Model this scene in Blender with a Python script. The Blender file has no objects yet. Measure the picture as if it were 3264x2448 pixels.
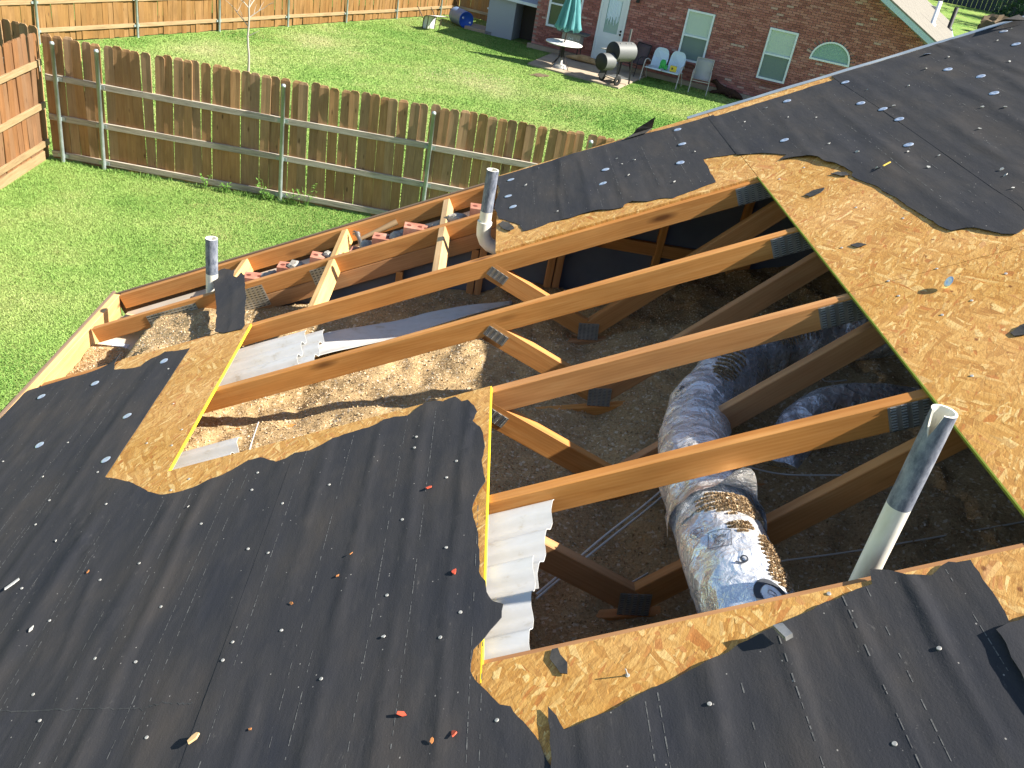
import bpy, bmesh, math, random
import numpy as np
from mathutils import Matrix, Vector, noise as mnoise
from mathutils.geometry import delaunay_2d_cdt

random.seed(7); RNG = np.random.default_rng(7)
scene = bpy.context.scene
COL = scene.collection
PI = math.pi
PITCH = 0.4573057
CP, SP = math.cos(PITCH), math.sin(PITCH)
GZ = -2.4                       # ground level (the eave of the roof is z = 0)

# ------------------------------------------------------------------ camera
cam_d = bpy.data.cameras.new('camera'); cam = bpy.data.objects.new('camera', cam_d); COL.objects.link(cam)
CAM_LOC = Vector((2.00792, -4.94366, 2.63626)); CAM_ROT = (1.03921926, -0.162509095, -0.00318641)
cam.location = CAM_LOC; cam.rotation_euler = CAM_ROT
cam_d.sensor_fit = 'HORIZONTAL'; cam_d.sensor_width = 36.0; cam_d.lens = 36.0 * 2822.925 / 3264.0
cam_d.clip_start = 0.05; cam_d.clip_end = 2000
scene.camera = cam

# ------------------------------------------------------------------ sky and sun
SUN = Vector((1.0, -0.14, 0.93)).normalized()
wd = bpy.data.worlds.new('World'); scene.world = wd; wd.use_nodes = True
wn = wd.node_tree.nodes; wl = wd.node_tree.links
for n in list(wn): wn.remove(n)
wo = wn.new('ShaderNodeOutputWorld'); wb = wn.new('ShaderNodeBackground'); ws = wn.new('ShaderNodeTexSky')
ws.sky_type = 'NISHITA'; ws.sun_disc = False
ws.sun_elevation = math.asin(SUN.z); ws.sun_rotation = math.atan2(SUN.x, SUN.y)
ws.altitude = 150; ws.air_density = 1.0; ws.dust_density = 0.6; ws.ozone_density = 1.0
wb.inputs['Strength'].default_value = 0.070
wl.new(ws.outputs[0], wb.inputs['Color']); wl.new(wb.outputs[0], wo.inputs['Surface'])
sl = bpy.data.lights.new('sun', 'SUN'); sl.energy = 5.0; sl.angle = math.radians(0.53); sl.color = (1.0, 0.94, 0.84)
so = bpy.data.objects.new('sun', sl); COL.objects.link(so)
so.rotation_euler = SUN.to_track_quat('Z', 'Y').to_euler(); so.location = (20, -4, 25)
scene.view_settings.view_transform = 'Standard'; scene.view_settings.look = 'None'
scene.view_settings.exposure = 1.45; scene.view_settings.gamma = 1.0
scene.view_settings.use_curve_mapping = False

# ------------------------------------------------------------------ object helpers
WM = {}
def place(o, parent=None, M=None):
    M = M.copy() if M is not None else Matrix.Identity(4)
    COL.objects.link(o)
    if parent is not None:
        o.parent = parent; o.matrix_parent_inverse = WM[parent].inverted()
    o.matrix_basis = M; WM[o] = M
    return o
def tag(o, label=None, cat=None, group=None, kind=None):
    if label: o['label'] = label
    if cat: o['category'] = cat
    if group: o['group'] = group
    if kind: o['kind'] = kind
    return o
def thing(name, loc, label, cat, group=None):
    o = bpy.data.objects.new(name, None); o.empty_display_size = 0.1
    place(o, None, Matrix.Translation(Vector(loc)))
    return tag(o, label, cat, group)
class MB:
    """collects faces into one mesh"""
    def __init__(s): s.v = []; s.f = []; s.m = []; s.sm = []
    def add(s, vs, fs, mi=0, smooth=False):
        b = len(s.v); s.v += [tuple(v) for v in vs]
        for f in fs: s.f.append(tuple(b + i for i in f)); s.m.append(mi); s.sm.append(smooth)
        return s
    def box(s, c, d, mi=0, M=None):
        x, y, z = d[0]/2, d[1]/2, d[2]/2
        vs = [Vector((a, b, e)) for a in (-x, x) for b in (-y, y) for e in (-z, z)]
        if M is not None: vs = [M @ v for v in vs]
        vs = [v + Vector(c) for v in vs]
        return s.add(vs, [(0,1,3,2),(4,6,7,5),(0,4,5,1),(2,3,7,6),(0,2,6,4),(1,5,7,3)], mi)
    def bar(s, a, b, w, h, mi=0, up=(0,0,1)):
        a, b = Vector(a), Vector(b); x = (b-a).normalized(); y = Vector(up).cross(x)
        if y.length < 1e-4: y = Vector((0,1,0)).cross(x)
        y.normalize(); z = x.cross(y); M = Matrix((x, y, z)).transposed()
        return s.box((a+b)/2, ((b-a).length, w, h), mi, M)
    def tube(s, pts, r, n=10, mi=0, caps=True, smooth=True):
        pts = [Vector(p) for p in pts]; rs = r if isinstance(r, (list, tuple)) else [r]*len(pts)
        vs = []; ref = None
        for i, p in enumerate(pts):
            t = (pts[min(i+1, len(pts)-1)] - pts[max(i-1, 0)]).normalized()
            if ref is None:
                ref = Vector((0,0,1)).cross(t)
                if ref.length < 1e-3: ref = Vector((1,0,0))
            u = (ref - t*ref.dot(t)).normalized(); ref = u; w = t.cross(u)
            for k in range(n):
                a = 2*PI*k/n; vs.append(p + (u*math.cos(a) + w*math.sin(a))*rs[i])
        fs = [(i*n+k, i*n+(k+1)%n, (i+1)*n+(k+1)%n, (i+1)*n+k) for i in range(len(pts)-1) for k in range(n)]
        s.add(vs, fs, mi, smooth)
        if caps:
            s.add(vs[:n][::-1], [tuple(range(n))], mi); s.add(vs[-n:], [tuple(range(n))], mi)
        return s
    def lathe(s, prof, n=24, mi=0, M=None, smooth=True):
        vs = [Vector((r*math.cos(2*PI*k/n), r*math.sin(2*PI*k/n), z)) for r, z in prof for k in range(n)]
        if M is not None: vs = [M @ v for v in vs]
        fs = [(i*n+k, i*n+(k+1)%n, (i+1)*n+(k+1)%n, (i+1)*n+k) for i in range(len(prof)-1) for k in range(n)]
        return s.add(vs, fs, mi, smooth)
    def prism(s, poly, z0, z1, mi=0, M=None):
        n = len(poly); vs = [Vector((x, y, z0)) for x, y in poly] + [Vector((x, y, z1)) for x, y in poly]
        if M is not None: vs = [M @ v for v in vs]
        fs = [tuple(range(n))[::-1], tuple(range(n, 2*n))] + [(i, (i+1) % n, n+(i+1) % n, n+i) for i in range(n)]
        return s.add(vs, fs, mi)
    def mesh(s, name, mats):
        me = bpy.data.meshes.new(name); me.from_pydata(s.v, [], s.f)
        for m in (mats if isinstance(mats, (list, tuple)) else [mats]): me.materials.append(MAT[m])
        me.polygons.foreach_set('material_index', s.m); me.polygons.foreach_set('use_smooth', s.sm)
        me.update(); return me
    def obj(s, name, mats, parent=None, M=None):
        return place(bpy.data.objects.new(name, s.mesh(name, mats)), parent, M)
def bevel(me, w=0.002, seg=1):
    bm = bmesh.new(); bm.from_mesh(me)
    bmesh.ops.bevel(bm, geom=bm.edges[:], offset=w, segments=seg, affect='EDGES', profile=0.6)
    bmesh.ops.recalc_face_normals(bm, faces=bm.faces[:])
    bm.to_mesh(me); bm.free(); return me
def fixn(o):
    bm = bmesh.new(); bm.from_mesh(o.data); bmesh.ops.recalc_face_normals(bm, faces=bm.faces[:]); bm.to_mesh(o.data); bm.free(); return o
def beam(name, a, b, w, h, mat, parent=None, up=(0,0,1), bev=0.0025, offz=0.0):
    """a squared timber from a to b, w across, h deep; its mesh runs along local x so the grain follows it"""
    a, b = Vector(a), Vector(b); x = (b-a).normalized(); y = Vector(up).cross(x)
    if y.length < 1e-4: y = Vector((0,1,0)).cross(x)
    y.normalize(); z = x.cross(y); L = (b-a).length
    me = MB().box((0,0,offz), (L, w, h)).mesh(name, mat)
    if bev: bevel(me, bev)
    M = Matrix.Translation((a+b)/2) @ Matrix((x, y, z)).transposed().to_4x4()
    return place(bpy.data.objects.new(name, me), parent, M)
def onto(o, parent):
    return o
M_ROOF = Matrix(((CP, 0, -SP, 0), (0, 1, 0, 0), (SP, 0, CP, 0), (0, 0, 0, 1)))
def rp(s, y, n=0.0): return M_ROOF @ Vector((s, y, n))

# ------------------------------------------------------------------ materials
MAT = {}
class N:
    """small node-tree writer"""
    def __init__(s, name, rough=0.7, metal=0.0, spec=0.3):
        m = bpy.data.materials.new(name); m.use_nodes = True; MAT[name] = m
        s.t = m.node_tree; s.n = s.t.nodes; s.l = s.t.links
        s.b = s.n['Principled BSDF']; s.b.inputs['Roughness'].default_value = rough
        s.b.inputs['Metallic'].default_value = metal; s.b.inputs['Specular IOR Level'].default_value = spec
        s.tc = s.n.new('ShaderNodeTexCoord'); s.oi = s.n.new('ShaderNodeObjectInfo')
    def new(s, k, **kw):
        n = s.n.new(k)
        for a, v in kw.items(): setattr(n, a, v)
        return n
    def put(s, sock, v):
        if hasattr(v, 'is_output') or isinstance(v, bpy.types.NodeSocket): s.l.new(v, sock)
        elif isinstance(v, (tuple, list)) and len(v) == 3 and sock.type == 'RGBA': sock.default_value = (*v, 1)
        else: sock.default_value = v
    def map(s, scale=(1,1,1), rot=(0,0,0), loc=(0,0,0), src=None, rnd=False):
        m = s.new('ShaderNodeMapping'); s.put(m.inputs['Vector'], src or s.tc.outputs['Object'])
        m.inputs['Scale'].default_value = scale; m.inputs['Rotation'].default_value = rot; m.inputs['Location'].default_value = loc
        if rnd:
            a = s.new('ShaderNodeVectorMath', operation='SCALE'); a.inputs[0].default_value = (37.0, 11.0, 23.0)
            s.l.new(s.oi.outputs['Random'], a.inputs['Scale']); s.l.new(a.outputs[0], m.inputs['Location'])
        return m.outputs[0]
    def noise(s, vec=None, scale=5.0, detail=4.0, rough=0.55, dist=0.0, out='Fac'):
        n = s.new('ShaderNodeTexNoise'); s.put(n.inputs['Vector'], vec or s.tc.outputs['Object'])
        n.inputs['Scale'].default_value = scale; n.inputs['Detail'].default_value = detail
        n.inputs['Roughness'].default_value = rough; n.inputs['Distortion'].default_value = dist
        return n.outputs[out]
    def vor(s, vec=None, scale=5.0, feature='F1', out='Color', rnd=1.0):
        n = s.new('ShaderNodeTexVoronoi', feature=feature); s.put(n.inputs['Vector'], vec or s.tc.outputs['Object'])
        n.inputs['Scale'].default_value = scale; n.inputs['Randomness'].default_value = rnd
        return n.outputs[out]
    def ramp(s, fac, stops, interp='LINEAR'):
        r = s.new('ShaderNodeValToRGB'); s.put(r.inputs[0], fac); e = r.color_ramp.elements; r.color_ramp.interpolation = interp
        while len(e) < len(stops): e.new(0.5)
        for i, (p, c) in enumerate(stops):
            e[i].position = p; e[i].color = (*c, 1) if isinstance(c, (tuple, list)) else (c, c, c, 1)
        return r.outputs[0]
    def mix(s, fac, a, b, mode='MIX'):
        m = s.new('ShaderNodeMix', data_type='RGBA', blend_type=mode)
        s.put(m.inputs[0], fac); s.put(m.inputs[6], a); s.put(m.inputs[7], b); return m.outputs[2]
    def math(s, op, a, b=0.0, clamp=False):
        m = s.new('ShaderNodeMath', operation=op, use_clamp=clamp); s.put(m.inputs[0], a); s.put(m.inputs[1], b); return m.outputs[0]
    def sep(s, vec):
        n = s.new('ShaderNodeSeparateXYZ'); s.put(n.inputs[0], vec); return n.outputs
    def hsv(s, col, h=0.5, sat=1.0, v=1.0):
        n = s.new('ShaderNodeHueSaturation'); s.put(n.inputs['Color'], col)
        for k, x in (('Hue', h), ('Saturation', sat), ('Value', v)): s.put(n.inputs[k], x)
        return n.outputs[0]
    def bump(s, h, strength=0.3, dist=0.01):
        b = s.new('ShaderNodeBump'); s.put(b.inputs['Height'], h); b.inputs['Strength'].default_value = strength
        b.inputs['Distance'].default_value = dist; s.l.new(b.outputs[0], s.b.inputs['Normal']); return s
    def col(s, c): s.put(s.b.inputs['Base Color'], c); return s
    def rgh(s, c): s.put(s.b.inputs['Roughness'], c); return s
def rng_map(m, lo, hi, src=None):
    n = m.new('ShaderNodeMapRange'); m.put(n.inputs[0], src or m.oi.outputs['Random'])
    n.inputs[3].default_value = lo; n.inputs[4].default_value = hi; return n.outputs[0]

# framing lumber
def lumber(name, dark, mid, light, sat=(0.92, 1.08), val=(0.86, 1.1)):
    m = N(name, 0.62, spec=0.25)
    v = m.map((0.9, 14, 14), rnd=True)
    g = m.noise(v, 2.2, 5, 0.6, 0.9)
    rings = m.new('ShaderNodeTexWave', wave_type='BANDS', bands_direction='Z')
    m.put(rings.inputs['Vector'], m.map((0.16, 1.0, 1.0), rot=(0.35, 0.0, 0.0), rnd=True)); rings.inputs['Scale'].default_value = 28
    rings.inputs['Distortion'].default_value = 5.0; rings.inputs['Detail'].default_value = 2.0; rings.inputs['Detail Scale'].default_value = 1.3
    c = m.ramp(g, [(0.20, dark), (0.5, mid), (0.80, light)])
    c = m.mix(m.math('MULTIPLY', rings.outputs['Fac'], 0.17), c, m.hsv(c, 0.492, 1.15, 0.62))
    kn = m.vor(m.map((1.7, 6.5, 6.5), rnd=True), 1.0, out='Distance')
    c = m.mix(m.ramp(kn, [(0.05, 0.9), (0.14, 0.0)]), c, (0.10, 0.035, 0.012))
    blotch = m.noise(m.map((1.2, 3, 3), rnd=True), 2.0, 3)
    c = m.hsv(c, 0.5, rng_map(m, *sat), m.math('MULTIPLY', rng_map(m, *val), m.ramp(blotch, [(0.3, 0.82), (0.7, 1.12)])))
    m.col(c).bump(m.math('ADD', g, m.math('MULTIPLY', rings.outputs['Fac'], 0.06)), 0.15, 0.003)
lumber('lumber', (0.40, 0.170, 0.058), (0.51, 0.242, 0.088), (0.60, 0.325, 0.132))
lumber('lumber_pale', (0.52, 0.30, 0.12), (0.64, 0.40, 0.17), (0.74, 0.50, 0.24))
lumber('old_board', (0.28, 0.22, 0.16), (0.42, 0.35, 0.27), (0.52, 0.45, 0.36))

# oriented strand board
m = N('strand_board', 0.6, spec=0.25)
base = None
warp = m.noise(m.map((1, 1, 1)), 3.0, 2, out='Color')
def strands(rot, sc, k):
    vv = m.new('ShaderNodeVectorMath', operation='MULTIPLY_ADD'); m.put(vv.inputs[0], warp); vv.inputs[1].default_value = (0.10, 0.10, 0); m.put(vv.inputs[2], m.tc.outputs['Object'])
    vec = m.map(sc, loc=(k, k*1.7, 0), src=m.map((1, 1, 1), rot=(0, 0, rot), src=vv.outputs[0]))
    return m.vor(vec, 1.0), vec
a1, v1 = strands(-1.35, (9, 62, 1), 0.0)
a2, v2 = strands(-0.75, (12, 84, 1), 3.3)
a3, v3 = strands(-2.0, (10, 70, 1), 7.1)
a4, v4 = strands(-1.05, (24, 150, 1), 5.1)
def g1(c): return m.sep(c)[0]
def fib(v): return m.noise(m.map((0.35, 2.4, 1), src=v), 2.2, 4, 0.7)
fb = m.mix(0.5, m.mix(0.5, fib(v1), fib(v2)), fib(v3))
pick = m.noise(m.map((1, 1, 1), loc=(4, 1, 0)), 17, 2, 0.5)
s12 = m.mix(m.ramp(pick, [(0.44, 0.0), (0.47, 1.0)]), a1, a2)
pick2 = m.noise(m.map((1, 1, 1), loc=(9, 3, 0)), 13, 2, 0.5)
s123 = m.mix(m.ramp(pick2, [(0.50, 0.0), (0.53, 1.0)]), s12, a3)
pick3 = m.noise(m.map((1, 1, 1), loc=(2, 8, 0)), 21, 2, 0.5)
s123 = m.mix(m.ramp(pick3, [(0.55, 0.0), (0.57, 1.0)]), s123, a4)
cc = m.ramp(g1(s123), [(0.0, (0.46, 0.225, 0.060)), (0.2, (0.56, 0.295, 0.083)), (0.6, (0.62, 0.35, 0.108)), (0.85, (0.69, 0.415, 0.14)), (0.97, (0.79, 0.56, 0.235))])
fine = m.noise(m.map((16, 60, 1), src=m.map((1, 1, 1), rot=(0, 0, -1.2))), 4, 4, 0.65, 0.8)
cc = m.mix(m.ramp(fine, [(0.34, 0.42), (0.58, 0.0)]), cc, (0.26, 0.11, 0.03))
red = m.sep(s123)[1]; cc = m.mix(m.ramp(red, [(0.90, 0.0), (0.95, 0.55)]), cc, (0.42, 0.13, 0.04)); cc = m.mix(m.ramp(m.sep(s123)[2], [(0.86, 0.0), (0.93, 0.45)]), cc, (0.36, 0.17, 0.05))
spots = m.vor(m.map((14, 9, 1), rot=(0, 0, 0.4)), 1.0, out='Distance')
cc = m.mix(m.ramp(spots, [(0.045, 0.85), (0.09, 0.0)]), cc, (0.17, 0.055, 0.018))
blot = m.noise(m.map((1, 1, 1)), 2.2, 3)
cc = m.hsv(cc, 0.5, m.ramp(blot, [(0.3, 1.06), (0.7, 0.98)]), m.math('MULTIPLY', m.ramp(blot, [(0.3, 0.88), (0.7, 1.06)]), m.ramp(fb, [(0.36, 0.70), (0.5, 1.0), (0.64, 1.16)])))
edg = m.vor(v2, 1.0, 'DISTANCE_TO_EDGE', 'Distance'); cc = m.mix(m.ramp(edg, [(0.0, 0.45), (0.05, 0.0)]), cc, (0.27, 0.12, 0.03))
m.col(cc).bump(m.math('ADD', g1(s123), m.math('MULTIPLY', fine, 0.7)), 0.35, 0.0022)

N('edge_yellow', 0.6).col((0.86, 0.62, 0.03)); N('edge_green', 0.6).col((0.20, 0.25, 0.03))

# roofing felt
m = N('felt', 0.92, spec=0.18)
mo = m.noise(m.map((1.6, 0.7, 1)), 2.4, 6, 0.62)
mo2 = m.noise(m.map((7, 2.2, 1)), 3.0, 5, 0.6)
c = m.ramp(mo, [(0.3, (0.027, 0.029, 0.036)), (0.5, (0.038, 0.0375, 0.040)), (0.72, (0.058, 0.051, 0.046))])
c = m.mix(m.ramp(mo2, [(0.54, 0.0), (0.80, 0.28)]), c, (0.085, 0.078, 0.072))
scuff = m.noise(m.map((26, 9, 1), rot=(0, 0, 0.5)), 2.0, 6, 0.75)
scmask = m.noise(m.map((1, 1, 1), loc=(3, 3, 0)), 3.1, 3)
c = m.mix(m.math('MULTIPLY', m.ramp(scuff, [(0.60, 0.0), (0.74, 0.55)]), m.ramp(scmask, [(0.48, 0.0), (0.66, 1.0)])), c, (0.20, 0.185, 0.165))
grit = m.noise(m.map((1, 1, 1)), 210, 2, 0.6)
c = m.mix(m.ramp(grit, [(0.70, 0.0), (0.80, 0.35)]), c, (0.20, 0.19, 0.175))
dust = m.vor(m.map((31, 23, 1)), 1.0, out='Distance')
c = m.mix(m.ramp(dust, [(0.035, 0.8), (0.06, 0.0)]), c, (0.34, 0.32, 0.29))
m.col(c).bump(m.math('ADD', grit, m.math('MULTIPLY', m.noise(m.map((4, 1, 1)), 14, 4), 2.0)), 0.22, 0.002)
m = N('chalk', 0.9); m.col(m.ramp(m.noise(m.map((30, 30, 1)), 3, 4), [(0.35, (0.06, 0.06, 0.06)), (0.62, (0.16, 0.158, 0.15))]))
m = N('felt_torn', 0.9); m.col(m.ramp(m.noise(None, 22, 4), [(0.35, (0.035, 0.035, 0.036)), (0.65, (0.075, 0.068, 0.06))])).bump(m.noise(None, 60, 3), 0.4, 0.003)

# metals
def metal(name, c0, c1, rough=0.38, sc=9, met=1.0):
    m = N(name, rough, met, 0.5); n = m.noise(None, sc, 4); m.col(m.ramp(n, [(0.35, c0), (0.65, c1)])); m.rgh(m.ramp(n, [(0.3, rough*0.8), (0.7, min(1, rough*1.35))]))
metal('galv_plate', (0.36, 0.37, 0.35), (0.50, 0.50, 0.48), 0.42, 14, 0.85)
metal('galv_post', (0.30, 0.36, 0.35), (0.42, 0.48, 0.47), 0.5, 7, 0.5)
metal('tin_cap', (0.55, 0.62, 0.72), (0.70, 0.76, 0.83), 0.38, 30, 0.75)
metal('nail_head', (0.36, 0.35, 0.32), (0.52, 0.50, 0.46), 0.55, 60, 0.3)
metal('drip_metal', (0.42, 0.46, 0.46), (0.55, 0.59, 0.59), 0.42, 4, 0.7)
metal('steel_grey', (0.28, 0.28, 0.27), (0.42, 0.41, 0.39), 0.55, 20, 0.6)
N('slot_dark', 0.7).col((0.05, 0.05, 0.05)); N('black_iron', 0.6).col((0.022, 0.022, 0.024)); N('rubber', 0.85).col((0.02, 0.02, 0.02))
N('red_chip', 0.5).col((0.62, 0.09, 0.045)); N('orange_chip', 0.6).col((0.55, 0.22, 0.07)); N('white_chip', 0.7).col((0.46, 0.45, 0.42)); N('yellow_tape', 0.6).col((0.80, 0.55, 0.09))
N('wood_chip', 0.7).col((0.62, 0.42, 0.2)); N('cable', 0.5).col((0.66, 0.65, 0.60)); N('print_ink', 0.55).col((0.045, 0.05, 0.06)); N('print_white', 0.4).col((0.75, 0.78, 0.8))

# vent chutes and pipe
m = N('white_plastic', 0.5, spec=0.4); d = m.noise(m.map((4, 9, 4)), 4, 5, 0.65)
m.col(m.ramp(d, [(0.30, (0.42, 0.39, 0.33)), (0.42, (0.52, 0.515, 0.49)), (0.7, (0.56, 0.56, 0.55))]))
m = N('pipe_white', 0.4, spec=0.4); d = m.noise(m.map((9, 9, 3)), 3, 4); m.col(m.ramp(d, [(0.3, (0.66, 0.62, 0.50)), (0.6, (0.80, 0.78, 0.70))]))
m = N('pipe_paint', 0.62, spec=0.3); d = m.noise(m.map((12, 12, 6)), 3.2, 5, 0.7)
m.col(m.ramp(d, [(0.34, (0.07, 0.085, 0.12)), (0.5, (0.17, 0.19, 0.235)), (0.68, (0.30, 0.32, 0.36))])).bump(d, 0.12, 0.002)
# foil
m = N('foil', 0.3, 0.62, 0.5); d = m.noise(m.map((3, 3, 3)), 9, 4, 0.6, 0.6); cr = m.vor(m.map((14, 14, 14)), 1.0, 'F1', 'Distance')
m.col(m.ramp(m.noise(None, 6, 3), [(0.3, (0.80, 0.82, 0.85)), (0.7, (0.92, 0.92, 0.92))])); m.rgh(m.ramp(d, [(0.35, 0.20), (0.7, 0.42)]))
m.bump(m.math('ADD', d, m.math('MULTIPLY', cr, 1.1)), 0.55, 0.03)
N('foil_dark', 0.3, 0.7, 0.5).col((0.42, 0.42, 0.43))

# insulation
m = N('insulation', 0.95, spec=0.05)
a = m.noise(None, 105, 4, 0.7); b = m.noise(None, 4.5, 4, 0.6); k = m.vor(None, 95, out='Color')
c = m.ramp(a, [(0.28, (0.24, 0.155, 0.075)), (0.46, (0.38, 0.26, 0.130)), (0.62, (0.46, 0.33, 0.175)), (0.78, (0.54, 0.40, 0.235))])
c = m.mix(m.ramp(m.sep(k)[0], [(0.91, 0.0), (0.94, 0.6)]), c, (0.66, 0.57, 0.43))
c = m.mix(m.ramp(m.sep(k)[1], [(0.92, 0.0), (0.95, 0.4)]), c, (0.18, 0.125, 0.075))
c = m.hsv(c, 0.5, 1.0, m.ramp(b, [(0.3, 0.80), (0.7, 1.1)])); m.col(c).bump(m.math('ADD', a, m.math('MULTIPLY', m.noise(None, 24, 4), 1.5)), 0.6, 0.010)
m = N('fluff', 0.95, spec=0.05); isl = m.new('ShaderNodeNewGeometry').outputs['Random Per Island']
m.col(m.ramp(isl, [(0.0, (0.27, 0.18, 0.10)), (0.3, (0.43, 0.305, 0.17)), (0.75, (0.53, 0.39, 0.235)), (0.94, (0.64, 0.52, 0.36)), (1.0, (0.72, 0.65, 0.54))]))

# fence wood
def fence_mat(name, brown, grey, warm, gmix):
    m = N(name, 0.8, spec=0.15)
    g = m.noise(m.map((12, 12, 0.7), rnd=True), 2.2, 5, 0.65, 1.2)
    pick = m.math('FRACT', m.math('MULTIPLY', m.oi.outputs['Random'], 7.31))
    c = m.mix(pick, brown, warm)
    pick2 = m.math('FRACT', m.math('MULTIPLY', m.oi.outputs['Random'], 19.7))
    gm = m.math('MULTIPLY', m.ramp(pick2, [(0.45, 0.15), (0.8, 1.0)]), gmix)
    c = m.mix(gm, c, grey)
    c = m.mix(m.ramp(g, [(0.3, 0.55), (0.7, 0.0)]), c, m.hsv(c, 0.49, 1.1, 0.5))
    st = m.noise(m.map((1.5, 1.5, 0.8), rnd=True), 2.0, 4)
    c = m.hsv(c, 0.5, 1.0, m.ramp(st, [(0.3, 0.78), (0.7, 1.16)]))
    kn = m.vor(m.map((7, 7, 2.4), rnd=True), 1.0, out='Distance'); c = m.mix(m.ramp(kn, [(0.05, 0.8), (0.13, 0.0)]), c, (0.09, 0.05, 0.025))
    m.col(c).bump(g, 0.3, 0.004)
fence_mat('picket_wood', (0.39, 0.225, 0.105), (0.36, 0.285, 0.20), (0.47, 0.27, 0.12), 0.38)
fence_mat('picket_cedar', (0.22, 0.105, 0.044), (0.24, 0.17, 0.11), (0.27, 0.13, 0.052), 0.4)
fence_mat('picket_gold', (0.26, 0.148, 0.052), (0.31, 0.185, 0.08), (0.23, 0.122, 0.04), 0.5)
m = N('rail_grey', 0.85, spec=0.15); g = m.noise(m.map((1.2, 14, 14), rnd=True), 2.4, 5, 0.65); m.col(m.ramp(g, [(0.3, (0.24, 0.21, 0.175)), (0.5, (0.42, 0.37, 0.30)), (0.72, (0.56, 0.51, 0.43))])).bump(g, 0.3, 0.004)
m = N('rail_tan', 0.8, spec=0.15); g = m.noise(m.map((1.2, 14, 14), rnd=True), 2.4, 5, 0.65); m.col(m.ramp(g, [(0.3, (0.22, 0.15, 0.08)), (0.5, (0.31, 0.22, 0.115)), (0.72, (0.37, 0.275, 0.16))])).bump(g, 0.3, 0.004)

# lawn
m = N('lawn', 0.95, spec=0.05); P = m.tc.outputs['Object']
big = m.noise(m.map((1, 1, 1)), 0.42, 4, 0.6); mid = m.noise(None, 2.3, 4, 0.65); fin = m.noise(m.map((1, 1, 1)), 26, 3, 0.7)
c = m.ramp(m.math('ADD', m.math('MULTIPLY', big, 0.62), m.math('MULTIPLY', mid, 0.38)), [(0.36, (0.13, 0.25, 0.05)), (0.47, (0.205, 0.315, 0.078)), (0.58, (0.265, 0.335, 0.10)), (0.70, (0.33, 0.32, 0.13))])
c = m.mix(m.ramp(fin, [(0.35, 0.65), (0.62, 0.0)]), c, m.hsv(c, 0.51, 1.05, 0.62))
def spot(px, py, r, sx=1.0):
    v = m.new('ShaderNodeVectorMath', operation='DISTANCE')
    mm = m.new('ShaderNodeVectorMath', operation='MULTIPLY'); m.put(mm.inputs[0], P); mm.inputs[1].default_value = (1, sx, 0)
    m.put(v.inputs[0], mm.outputs[0]); v.inputs[1].default_value = (px, py*sx, 0)
    d = m.math('ADD', v.outputs['Value'], m.math('MULTIPLY', mid, r*0.9))
    return m.ramp(m.math('DIVIDE', d, r*2), [(0.30, 0.85), (0.85, 0.0)])
for (x, y, r, sx) in ((2.4, 18.6, 1.3, 1.0), (4.6, 19.0, 0.9, 1.0), (-4.6, 17.6, 1.2, 0.8), (-2.4, 21.0, 1.1, 0.8), (0.6, 27.4, 0.9, 1.0), (-6.0, 15.6, 1.2, 1)):
    c = m.mix(m.math('MULTIPLY', spot(x, y, r, sx), m.ramp(fin, [(0.3, 0.2), (0.6, 0.55)])), c, (0.40, 0.35, 0.20))
m.col(c).bump(m.math('ADD', fin, m.noise(None, 9, 3)), 0.8, 0.05)
m = N('grass_blade', 0.75, spec=0.15); isl = m.new('ShaderNodeNewGeometry').outputs['Random Per Island']
att = m.new('ShaderNodeAttribute', attribute_name='tint')
c = m.ramp(att.outputs['Fac'], [(0.0, (0.105, 0.225, 0.042)), (0.4, (0.225, 0.345, 0.086)), (0.75, (0.32, 0.38, 0.135)), (1.0, (0.42, 0.39, 0.20))])
c = m.hsv(c, 0.5, 1.0, rng_map(m, 0.86, 1.14, isl)); m.col(c)
m.b.inputs['Transmission Weight'].default_value = 0.0
N('soil', 0.95).col((0.12, 0.085, 0.05))

# masonry
m = N('brick_red', 0.85, spec=0.15); isl = m.new('ShaderNodeNewGeometry').outputs['Random Per Island']
r = m.math('FRACT', m.math('ADD', isl, m.math('MULTIPLY', m.oi.outputs['Random'], 7.77)))
c = m.ramp(r, [(0.0, (0.25, 0.098, 0.085)), (0.35, (0.345, 0.135, 0.116)), (0.7, (0.40, 0.17, 0.145)), (0.96, (0.44, 0.21, 0.18)), (1.0, (0.48, 0.34, 0.30))])
n1 = m.noise(None, 9, 4); c = m.mix(m.ramp(n1, [(0.68, 0.0), (0.82, 0.3)]), c, (0.45, 0.38, 0.34)); m.col(c).bump(m.noise(None, 60, 3), 0.3, 0.004)
m = N('mortar', 0.95, spec=0.1); m.col(m.ramp(m.noise(None, 14, 4), [(0.3, (0.30, 0.225, 0.205)), (0.7, (0.38, 0.30, 0.275))]))
m = N('brick_orange', 0.85, spec=0.15); c = m.ramp(m.noise(m.map((1, 1, 1), rnd=True), 14, 4), [(0.3, (0.28, 0.11, 0.072)), (0.55, (0.39, 0.17, 0.115)), (0.75, (0.42, 0.27, 0.20))]); m.col(c).bump(m.noise(None, 70, 3), 0.3, 0.003)
N('brick_hole', 0.9).col((0.12, 0.03, 0.018))
m = N('mortar_lump', 0.95, spec=0.1); m.col(m.ramp(m.noise(None, 25, 4), [(0.3, (0.24, 0.215, 0.18)), (0.7, (0.44, 0.40, 0.34))])).bump(m.noise(None, 40, 4), 0.6, 0.01)
m = N('concrete', 0.9, spec=0.1); m.col(m.ramp(m.noise(None, 3, 5), [(0.3, (0.33, 0.265, 0.195)), (0.7, (0.40, 0.33, 0.25))])).bump(m.noise(None, 40, 3), 0.2, 0.004)
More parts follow.
